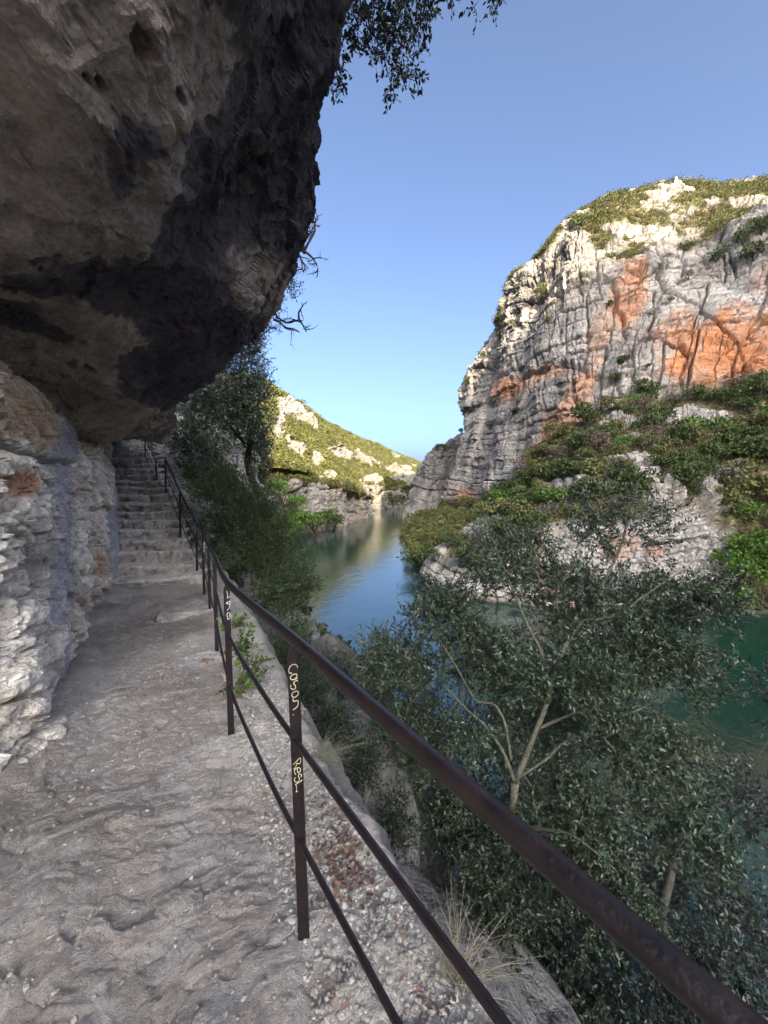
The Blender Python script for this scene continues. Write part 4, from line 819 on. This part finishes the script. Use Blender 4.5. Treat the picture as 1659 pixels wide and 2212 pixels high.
# ------------------------------------------------------------------ bushes of the opposite bank (a few meshes, many copies)
def bush_mesh(name, seed, base, n=700, leaf=.14, lobes=7, alt=None):
    """unit-size bush, about 1 m radius, rooted at the origin"""
    r_ = np.random.default_rng(seed); global rng; old = rng; rng = r_
    C = np.c_[r_.normal(size=(lobes, 2)) * .42, .35 + .5 * r_.random(lobes)]; R = .28 + .28 * r_.random(lobes)
    w_ = R ** 2 / (R ** 2).sum(); k = r_.choice(lobes, n, p=w_); q = rvec(n); q[:, 2] = np.where(q[:, 2] < -.4, -q[:, 2], q[:, 2])
    P = C[k] + q * (R[k] * (.6 + .5 * r_.random(n) ** .5))[:, None] * np.array([1.05, 1.05, .8])
    D = nrm(q * .6 + rvec(n) * .8 + np.array([0, 0, .2])); NN = nrm(q + rvec(n) * .5 + np.array([0, 0, .4])); L = leaf * (.6 + .9 * r_.random(n))
    lobev = (.75 + .5 * r_.random(lobes))[k][:, None]
    V, Fq, c = leaf_mesh(P, D, NN, L, L * .75, leaf_colors(n, base, .35, alt, .15) * lobev)
    # stems
    parts = [tube_arrays(np.array([[0, 0, -.15], C[i] * .5 + r_.normal(size=3) * .04, C[i]]), [.035, .022, .01], 4, False) for i in range(lobes)]
    V2, F2 = join(parts); nv = len(V); Va = np.concatenate([V, V2]); Qs = np.concatenate([Fq, F2[0] + nv]); ca = np.concatenate([c, np.ones((len(V2), 3)) * np.array([.06, .05, .04])])
    rng = old
    o = make_mesh(name, Va, Qs, M_bush, None, ca); me = o.data; bpy.data.objects.remove(o); return me
KIND = {'dark': [bush_mesh('bush_dark', 10 + i, (.075, .100, .032)) for i in range(3)], 'olive': [bush_mesh('bush_olive', 20 + i, (.15, .155, .05), alt=(.20,.18,.08)) for i in range(3)],
        'fresh': [bush_mesh('bush_fresh', 30 + i, (.10, .18, .03), n=800, leaf=.12) for i in range(3)], 'brown': [bush_mesh('bush_brown', 40 + i, (.17, .125, .085), n=380, alt=(.22,.16,.12)) for i in range(2)],
        'grey': [bush_mesh('bush_grey', 50 + i, (.18, .175, .14), n=420, leaf=.10) for i in range(2)]}
bi = 0
def bush(P, size, kind, label, group, name='bush', zs=1.0, sink=.15):
    me = random.choice(KIND[kind]); o = bpy.data.objects.new(name, me); COL.objects.link(o)
    o.location = (float(P[0]), float(P[1]), float(P[2] - sink * size)); o.rotation_euler = (0, 0, random.random() * 6.28); o.scale = (size, size * (.85 + .3 * random.random()), size * zs * (.8 + .4 * random.random()))
    tag(o, label, 'bush', group); return o
# weeds rooted on the cliff face, each read off the photo
face = [(1105,893,13,'dark','dark round bush on the grey cliff face left of the long orange streak'),(1055,925,9,'dark','small dark bush on the cliff face below and left of the round bush'),(1150,885,6,'dark','tiny tuft of scrub on the grey cliff face beside the orange streak'),
        (1320,665,9,'dark','small green bush in the orange-stained niche under the rock roof'),(1340,780,16,'dark','upper dark bush in the diagonal gully of the cliff'),(1325,820,15,'dark','lower dark bush in the diagonal gully of the cliff'),(1390,795,8,'dark','small dark bush on grey rock right of the diagonal gully'),
        (1405,680,11,'brown','brownish bush on the grey rock right of the orange niche'),(1440,650,9,'dark','dark tuft on the cliff below the rock ribs at the right'),(1180,690,9,'olive','olive bush in the crack of the left buttress'),(1170,640,16,'olive','wide sunlit olive bush on the upper left buttress'),
        (1100,700,8,'olive','small sunlit bush at the left edge of the upper buttress'),(1075,730,8,'olive','sunlit bush on the left rim where the shade begins'),(1045,770,9,'dark','dark bush on the left rim just under the sunlit rock'),(1005,825,11,'dark','dark bush sticking out of the left skyline of the cliff halfway up'),
        (1250,600,8,'olive','sunlit bush in the middle of the pale upper cliff'),(1300,530,12,'olive','sunlit bush under the pale rock nose'),(1255,490,17,'dark','big dark green bush on the skyline corner of the cliff'),(1290,465,9,'olive','bush between pale rocks right of the skyline corner'),
        (1480,600,12,'brown','brown scrub in the shade of the right-hand ribs'),(1540,560,20,'dark','dark mass of scrub on the shaded ribs at the upper right'),(1620,560,26,'dark','large dark bush in shade at the right edge of the cliff'),(1600,520,20,'dark','dark bush above the large one at the right edge'),(1640,500,24,'dark','dark bush just under the plateau at the right edge'),
        (940,967,9,'dark','dark tree on the tip of the low headland skyline'),(958,962,8,'dark','second dark tree on the headland skyline, nearest the big cliff'),(1010,890,7,'dark','tuft on the lower left rim of the cliff'),(990,930,8,'dark','dark tuft on the rim just above the headland'),(1025,950,6,'dark','small tuft low on the grey cliff face near the left rim'),
        (1175,975,6,'brown','brown tuft where the orange streak meets the scrub slope'),(1215,745,6,'dark','tiny bush on the grey buttress in the middle of the cliff'),(1270,730,6,'brown','brown tuft right of the middle buttress')]
for x, y, s, kd, lb in face:
    P = hit(x, y); bush(P + np.array([-.2, -.6, 0]), s * P[1] / F * 1.05, kd, lb, 'bushes on the opposite cliff')
for k_, (x, y) in enumerate([(975,1175),(995,1205),(955,1165),(1015,1180),(940,1200)]):
    P = hit(x, y); bush(P + np.array([-.3, -.8, 0]), 1.7, 'olive' if k_ % 2 else 'dark', ['dark bush over the grey boulder at the waterline', 'olive bush nearest the water below the wooded point', 'dark bush just above the boulder at the waterline', 'olive bush right of the boulder at the waterline', 'dark bush touching the river at the wooded point'][k_], 'bushes at the waterline boulder')
# scrub slope: individuals
def zone(px, py):
    if px > 1540 and py > 1110: return 'fresh green bush by the water, right edge of view', 'fresh green bushes by the water'
    if px < 1010 and py > 1090: return 'olive bush on the wooded point at the water', 'bushes on the wooded point'
    if py < 930: return 'bush on scrub slope close under orange cliff', 'bushes on the upper scrub slope'
    if py < 1060: return 'bush halfway up the scrub slope', 'bushes on the middle scrub slope'
    return 'bush low on the slope above white rock', 'bushes on the lower scrub slope'
placed = []
vis = (Rrock < .3) & (Routc < .45) & (Rtr > 1.0) & (Rtr < 3.02) & (RPX > 860) & (RPX < 1700) & (RPY < 1330)
idx = np.argwhere(vis); rs = np.random.default_rng(3); order = rs.permutation(len(idx)); cntb = 0
for j in order:
    i = tuple(idx[j]); P = RM[i]; sz = rs.uniform(1.3, 3.0) * (1.0 if RPY[i] < 1060 else .95)
    if RPX[i] > 1540 and RPY[i] > 1110: sz *= 1.25
    if any((P[0]-q[0])**2 + (P[1]-q[1])**2 + (P[2]-q[2])**2 < (.62 * (sz + q[3])) ** 2 for q in placed): continue
    placed.append((P[0], P[1], P[2], sz)); lb, gp = zone(RPX[i], RPY[i])
    kd = 'fresh' if 'fresh' in lb else ('olive' if ('point' in lb and rs.random() < .8) else rs.choice(['dark', 'olive', 'fresh', 'brown', 'grey'], p=[.40, .34, .08, .10, .08]))
    if gp.startswith('bushes on the'):
        lb = {'dark': 'dark green ', 'olive': 'olive green ', 'fresh': 'bright green ', 'brown': 'brownish thin ', 'grey': 'grey leafless '}[kd] + lb.replace('olive ', ''); gp = lb.split(' bush')[0] + ' ' + gp
    lb = ('large ' if sz > 2.15 else 'small ' if sz < 1.5 else '') + lb
    x_ = RPX[i]
    if 'point' not in lb and 'edge' not in lb: lb += ', ' + ('at its left end' if x_ < 1120 else 'left part' if x_ < 1230 else 'left of its middle' if x_ < 1320 else 'right of its middle' if x_ < 1420 else 'right part' if x_ < 1540 else 'at its right end')
    elif 'point' in lb: lb += ', ' + (('lower ' if RPY[i] > 1140 else 'upper ') + ('tip' if x_ < 915 else 'middle' if x_ < 960 else 'landward side'))
    gp += lb[-14:] if False else ''
    bush(P, sz, kd, lb, gp, zs=1.15, sink=.0); cntb += 1
    if cntb >= 285: break
print('slope bushes', cntb)
def scrub_stuff(name, pts, sizes, base, m, faces, leaf, seed, alt=None, parent=None, nz=.5):
    r_ = np.random.default_rng(seed); n = len(pts); k = np.repeat(np.arange(n), faces); q = nrm(r_.normal(size=(len(k), 3))); q[:, 2] = np.abs(q[:, 2]) * .9
    s = sizes[k][:, None]; P = pts[k] + q * s * (.55 + .5 * r_.random((len(k), 1)))
    D = nrm(r_.normal(size=(len(k), 3)) + q * .4); NN = nrm(q + r_.normal(size=(len(k), 3)) * .4 + np.array([0, 0, nz])); L = leaf * (.6 + .8 * r_.random(len(k))) * (sizes[k] ** .5)
    bc = base if np.ndim(base) == 2 else np.tile(np.asarray(base), (n, 1)); bc = bc * (.5 + 1.0 * r_.random((n, 1)))
    if alt is not None: mm = r_.random(n) < .25; bc[mm] = np.asarray(alt) * (.7 + .6 * r_.random((mm.sum(), 1)))
    c = bc[k] * (.88 + .24 * r_.random((len(k), 1)))
    V, Fq, cc = leaf_mesh(P, D, NN, L, L * .8, c); return tag(make_mesh(name, V, Fq, m, None, cc), None, None, None, 'stuff')
# ground scrub on the slope and plateau of the opposite massif
idx = np.argwhere((Rrock < .35) & (Routc < .5) & (Rtr > 1.02) & (Rtr < 3.1) & (RPX > 850) & (RPX < 1720)); sel = idx[rs.choice(len(idx), 5200, replace=False)]
P = RM[sel[:, 0], sel[:, 1]]
o = scrub_stuff('slope_scrub', P, rs.uniform(.3, .8, len(P)), (.12, .12, .048), M_bush, 30, .26, 5, (.17, .125, .075)); tag(o, 'low mixed scrub covering the slope across the river', 'scrub')
idx = np.argwhere((Rrock < .6) & (Routc < .55) & (Rtr > 3.85) & (Rtr < 5.9) & (RPX > 1040) & (RPX < 1720)); sel = idx[rs.choice(len(idx), 5200, replace=False)]
P = RM[sel[:, 0], sel[:, 1]]
o = scrub_stuff('plateau_scrub', P, rs.uniform(.4, .9, len(P)) * (1 + 1.6 * rs.random(len(P)) ** 5), (.095, .105, .036), M_bush, 60, .24, 6, (.14, .11, .06)); tag(o, 'sunlit scrub covering the top of the opposite cliff', 'scrub')
idx = np.argwhere((Rrock > .5) & (RN[..., 2] > .5) & (Rtr > 3.0) & (Rtr < 4.9) & (RPX > 860) & (RPX < 1700)); sel = idx[rs.choice(len(idx), min(520, len(idx)), replace=False)]
P = RM[sel[:, 0], sel[:, 1]]
o = scrub_stuff('ledge_weeds', P, rs.uniform(.25, .7, len(P)), (.10, .11, .045), M_bush, 26, .22, 8); tag(o, 'weeds on the ledges of the opposite cliff', 'weeds')
# far hill
idx = np.argwhere((Frock < .45) & (Ftr > 2.0) & (Ftr < 5.6)); FPX, FPY = proj(FH); sel = idx[rs.choice(len(idx), 9500, replace=False)]
P = FH[sel[:, 0], sel[:, 1]]; sz = rs.uniform(.7, 1.0, len(P)) * (1 + 1.6 * rs.random(len(P)) ** 4); 
o = scrub_stuff('hillside_scrub', P, sz, (.115, .125, .034), M_bush, 44, .42, 9, (.14, .12, .05)); tag(o, 'yellow-green sunlit scrub covering the far hillside', 'scrub')
# trees along the skyline of the far hill and at the water's edge
for i, (x, y, D, s, kd, lb) in enumerate([(641,872,203,3.4,'dark','large dark tree on the skyline of the far hill'),(652,885,204,2.6,'dark','smaller dark tree beside the large skyline tree of the far hill'),(600,850,186,2.0,'olive','bush on the skyline of the far hill next to the near foliage'),
        (850,1085,262,5,'dark','dark shaded tree at the far bend of the river'),(868,1078,240,5,'dark','second dark tree at the far bend, nearer the headland'),(880,1060,235,5,'dark','dark tree higher up the headland at the far bend'),(895,1050,215,4.5,'dark','dark tree on top of the headland slope'),(838,1072,285,4,'dark','small dark tree behind the far bend of the river'),
        (625,1118,104,4.6,'fresh','green tree at the water at the foot of the pale far cliff, leftmost'),(652,1122,106,5.0,'fresh','tall green tree at the foot of the pale far cliff'),(680,1124,112,5.2,'fresh','broad green tree at the foot of the pale far cliff'),(706,1124,118,4.2,'dark','dark green tree at the waterline left of the bare orange rock'),(724,1126,126,3.4,'dark','last dark tree before the bare orange rock of the far cliff'),
        (640,1085,112,3.6,'fresh','green bush halfway up the foot of the far cliff'),(608,1060,98,4,'fresh','green bush above the waterside trees on the left'),(612,1150,90,4.2,'fresh','green waterside tree nearest the near shrubs')]):
    P = at(x, y, D); P[2] -= s * .5; bush(P, s, kd, lb, None, name='tree' if s > 2.9 else 'bush', sink=.1)
# left bank near: scrub stuff
LPX, LPY = proj(LB); idx = np.argwhere((LB[..., 1] > 9) & (LB[..., 2] > -13.8) & ~((LPX < 400) & (LB[..., 1] < 24))); sel = idx[rs.choice(len(idx), 3600, replace=False)]; P = LB[sel[:, 0], sel[:, 1]]; nf = P[:, 1]
o = scrub_stuff('bank_scrub', P, rs.uniform(.25, .8, len(P)) * np.clip(nf / 26, .5, 2.4), (.045, .062, .022), M_bush, 60, .20, 12, (.07, .09, .03)); tag(o, 'dense green scrub on the left bank beyond the steps', 'scrub')

# ------------------------------------------------------------------ loose stones, litter, grass on the outer edge of the ledge
def scatter_edge(n, s0, s1, t0, t1, seed):
    r_ = np.random.default_rng(seed); m = (Ptr > t0) & (Ptr < t1); S = PA[..., 0] * U[0] + PA[..., 1] * U[1]; m &= (S > s0) & (S < s1)
    idx = np.argwhere(m); a = idx[r_.choice(len(idx), n)]; P = PA[a[:, 0], a[:, 1]]; return P + np.c_[r_.normal(size=(n, 2)) * .004, np.zeros(n)]
ico_v = []; ph = (1 + 5 ** .5) / 2
for a, b in ((1, ph), (-1, ph), (1, -ph), (-1, -ph)): ico_v += [(0, a, b), (a, b, 0), (b, 0, a)]
ico_v = nrm(np.array(ico_v, float))
import itertools
ico_f = [f for f in itertools.combinations(range(12), 3) if all(abs(np.linalg.norm(ico_v[a] - ico_v[b]) - 1.0515) < .02 for a, b in itertools.combinations(f, 2))]
ico_f = np.array([f if np.dot(np.cross(ico_v[f[1]] - ico_v[f[0]], ico_v[f[2]] - ico_v[f[0]]), ico_v[f[0]]) > 0 else f[::-1] for f in ico_f])
def pebbles(name, P, sizes, seed, base):
    r_ = np.random.default_rng(seed); n = len(P)
    sc3 = sizes[:, None] * np.array([1, .8, .55]) * (.7 + .6 * r_.random((n, 3))); a = r_.random(n) * 6.28; c, s = np.cos(a), np.sin(a)
    V = ico_v[None] * sc3[:, None] * (.72 + .56 * r_.random((n, 12, 1))); X = V[..., 0] * c[:, None] - V[..., 1] * s[:, None]; Y = V[..., 0] * s[:, None] + V[..., 1] * c[:, None]
    V = np.stack([X, Y, V[..., 2]], -1) + P[:, None] + np.array([0, 0, .2]) * sizes[:, None, None]
    Fq = (ico_f[None] + np.arange(n)[:, None, None] * 12).reshape(-1, 3)
    col = np.repeat(np.asarray(base)[None] * (.65 + .7 * r_.random((n, 1))) * (1 + .02 * r_.normal(size=(n, 3))), 12, 0)
    return make_mesh(name, V.reshape(-1, 3), Fq, M_stone, None, col)
P = scatter_edge(9000, .3, 4.2, 2.95, 4.15, 3); r_ = np.random.default_rng(1)
o = pebbles('gravel', P, .003 + .011 * r_.random(len(P)) ** 4, 4, (.33, .305, .265)); tag(o, 'pale limestone gravel outside the handrail', 'gravel', None, 'stuff')
P = scatter_edge(2600, .4, 7.5, .9, 3.0, 13)
o = pebbles('grit', P, .003 + .009 * r_.random(len(P)) ** 4, 14, (.30, .28, .25)); tag(o, 'loose grit on the path', 'grit', None, 'stuff')
P = scatter_edge(2600, .4, 3.0, 3.05, 3.9, 5); X_, Y_ = proj(P); g_ = np.exp(-((X_ - 740) / 60) ** 2 - ((Y_ - 1850) / 90) ** 2) + .35 * np.exp(-((X_ - 960) / 40) ** 2 - ((Y_ - 2130) / 60) ** 2) + .02; P = P[rng.random(len(P)) < g_]; n = len(P)
V, Fq, c = leaf_mesh(P + np.array([0, 0, .012]), nrm(rvec(n) * np.array([1, 1, .3])), nrm(rvec(n) * .5 + np.array([0, 0, 1.])), .02 + .016 * rng.random(n), .010 + .008 * rng.random(n), leaf_colors(n, (.13, .078, .058), .5), True)
o = make_mesh('leaf_litter', V, Fq, M_dry, None, c); tag(o, 'brown dead leaves lying among the gravel', 'dead leaves', None, 'stuff')
def blades(name, label, cat, c, n, L, spread, base, seed, droop=.5, r=.0009, up=1.0, group=None, dirb=(0, 0, 0)):
    r_ = np.random.default_rng(seed); parts = []
    for i in range(n):
        d = nrm(np.array([r_.normal() * spread, r_.normal() * spread, up]) + np.asarray(dirb)); l = L * (.45 + .75 * r_.random()); b = c + np.array([r_.normal() * L * .10, r_.normal() * L * .10, 0])
        h = np.array([d[0], d[1], 0]); t = np.linspace(0, 1, 6)[:, None]
        C = b + d * l * t + (h * .35 - np.array([0, 0, droop])) * l * t ** 2 * .6
        parts.append(tube_arrays(C, np.linspace(r, r * .35, 6), 3, False))
    V, Fs = join(parts); r2 = np.repeat(.6 + .8 * r_.random(n), 18)[:, None]
    o = make_mesh(name, V, Fs, M_dry, None, np.asarray(base)[None] * r2, True, origin=c); return tag(o, label, cat, group)
def ledge_pt(px, py, lift=0):
    X, Y = proj(PA); d = (X - px) ** 2 + (Y - py) ** 2; i = np.unravel_index(np.argmin(d), d.shape); p = PA[i].copy(); p[2] += lift; return p
blades('grass_tuft', 'long straw-coloured grass tuft at the outer cliff edge, nearest the viewer', 'grass tuft', ledge_pt(990, 2120), 110, .26, .7, (.30, .26, .17), 1, dirb=(.25, .1, 0), group='dry tufts on the ledge edge')
blades('grass_tuft', 'greenish grass tuft hanging over the edge behind the post with the yellow writing', 'grass tuft', ledge_pt(690, 1640), 90, .24, .8, (.20, .20, .12), 2, dirb=(.5, .2, -.2), group='dry tufts on the ledge edge')
blades('dry_shrub', 'small twiggy grey shrub on the rim of the ledge beyond the middle bar', 'shrub', ledge_pt(790, 1740), 120, .10, .6, (.26, .22, .18), 3, droop=.1, r=.0011)
blades('dry_shrub', 'tangle of grey-brown dead stems among the gravel below the middle bar', 'shrub', ledge_pt(745, 1790), 260, .075, 1.3, (.25, .20, .165), 4, droop=.4)
blades('dry_shrub', 'reddish dead stems at the outer side of the lower bar near the yellow-lettered post', 'shrub', ledge_pt(610, 1650), 110, .05, 1.4, (.22, .13, .09), 5, droop=.4)
blades('grass_tuft', 'straw and brown grass tuft outside the handrail just before the steps', 'grass tuft', ledge_pt(505, 1290), 150, .34, .8, (.24, .17, .10), 6, r=.0018, dirb=(.2, 0, 0))
blades('grass_tuft', 'drooping grass below the rail between the two lettered posts', 'grass tuft', ledge_pt(585, 1560), 90, .22, .9, (.20, .20, .13), 7, dirb=(.4, .1, -.1))
# rock lumps on the path
def rock(name, label, c, dims, seed, rot=0, col=(.33, .30, .27), n=26):
    u = np.linspace(-1, 1, n); faces = []; V = []; Q = []; k = 0
    for ax in range(3):
        for sg in (-1, 1):
            a, b = np.meshgrid(u, u, indexing='ij'); P = np.zeros((n, n, 3)); P[..., ax] = sg; P[..., (ax + 1) % 3] = a; P[..., (ax + 2) % 3] = b
            V.append(P.reshape(-1, 3)); I = np.arange(n * n).reshape(n, n) + k; q = np.stack([I[:-1, :-1], I[1:, :-1], I[1:, 1:], I[:-1, 1:]], -1).reshape(-1, 4); Q.append(q if sg > 0 else q[:, ::-1]); k += n * n
    V = np.concatenate(V); s = nrm(V) * 1.15; V = V * .55 + s * .45; V = V * np.asarray(dims); R = np.array([[math.cos(rot), -math.sin(rot), 0], [math.sin(rot), math.cos(rot), 0], [0, 0, 1]]); V = V @ R.T
    W = V + np.asarray(c); g1, g2, ig = cells(W, 1.1 / max(dims), seed); V = V * (1 + (ig - .5) * .25 + fbm(W, .9 / max(dims), 3, seed) * .22 + fbm(W, 25, 3, seed + 1) * .02)[:, None]
    colr = np.asarray(col)[None] * (1 + .3 * fbm(W, 8, 3, seed + 3)[:, None])
    o = make_mesh(name, V + np.asarray(c), np.concatenate(Q), M_near, None, colr, True, origin=c); return tag(o, label, 'rock')
rock('embedded_stone', 'angular flat stone stuck in the path in the lower centre', ledge_pt(392, 1960, -.028), (.075, .055, .04), 3, .5)
rock('rock_slab', 'cracked rock slab against the post foot near the bottom of the steps', ledge_pt(418, 1318, -.05), (.38, .30, .13), 5, .4, (.36, .33, .30))
rock('embedded_stone', 'small square reddish stone in the path beside the second lettered post', ledge_pt(448, 1432, -.02), (.075, .05, .05), 8, .2, (.35, .27, .22))
rock('embedded_stone', 'low dark-sided stone across the middle of the path', ledge_pt(265, 1492, -.02), (.10, .045, .035), 9, -.2)
print('done')
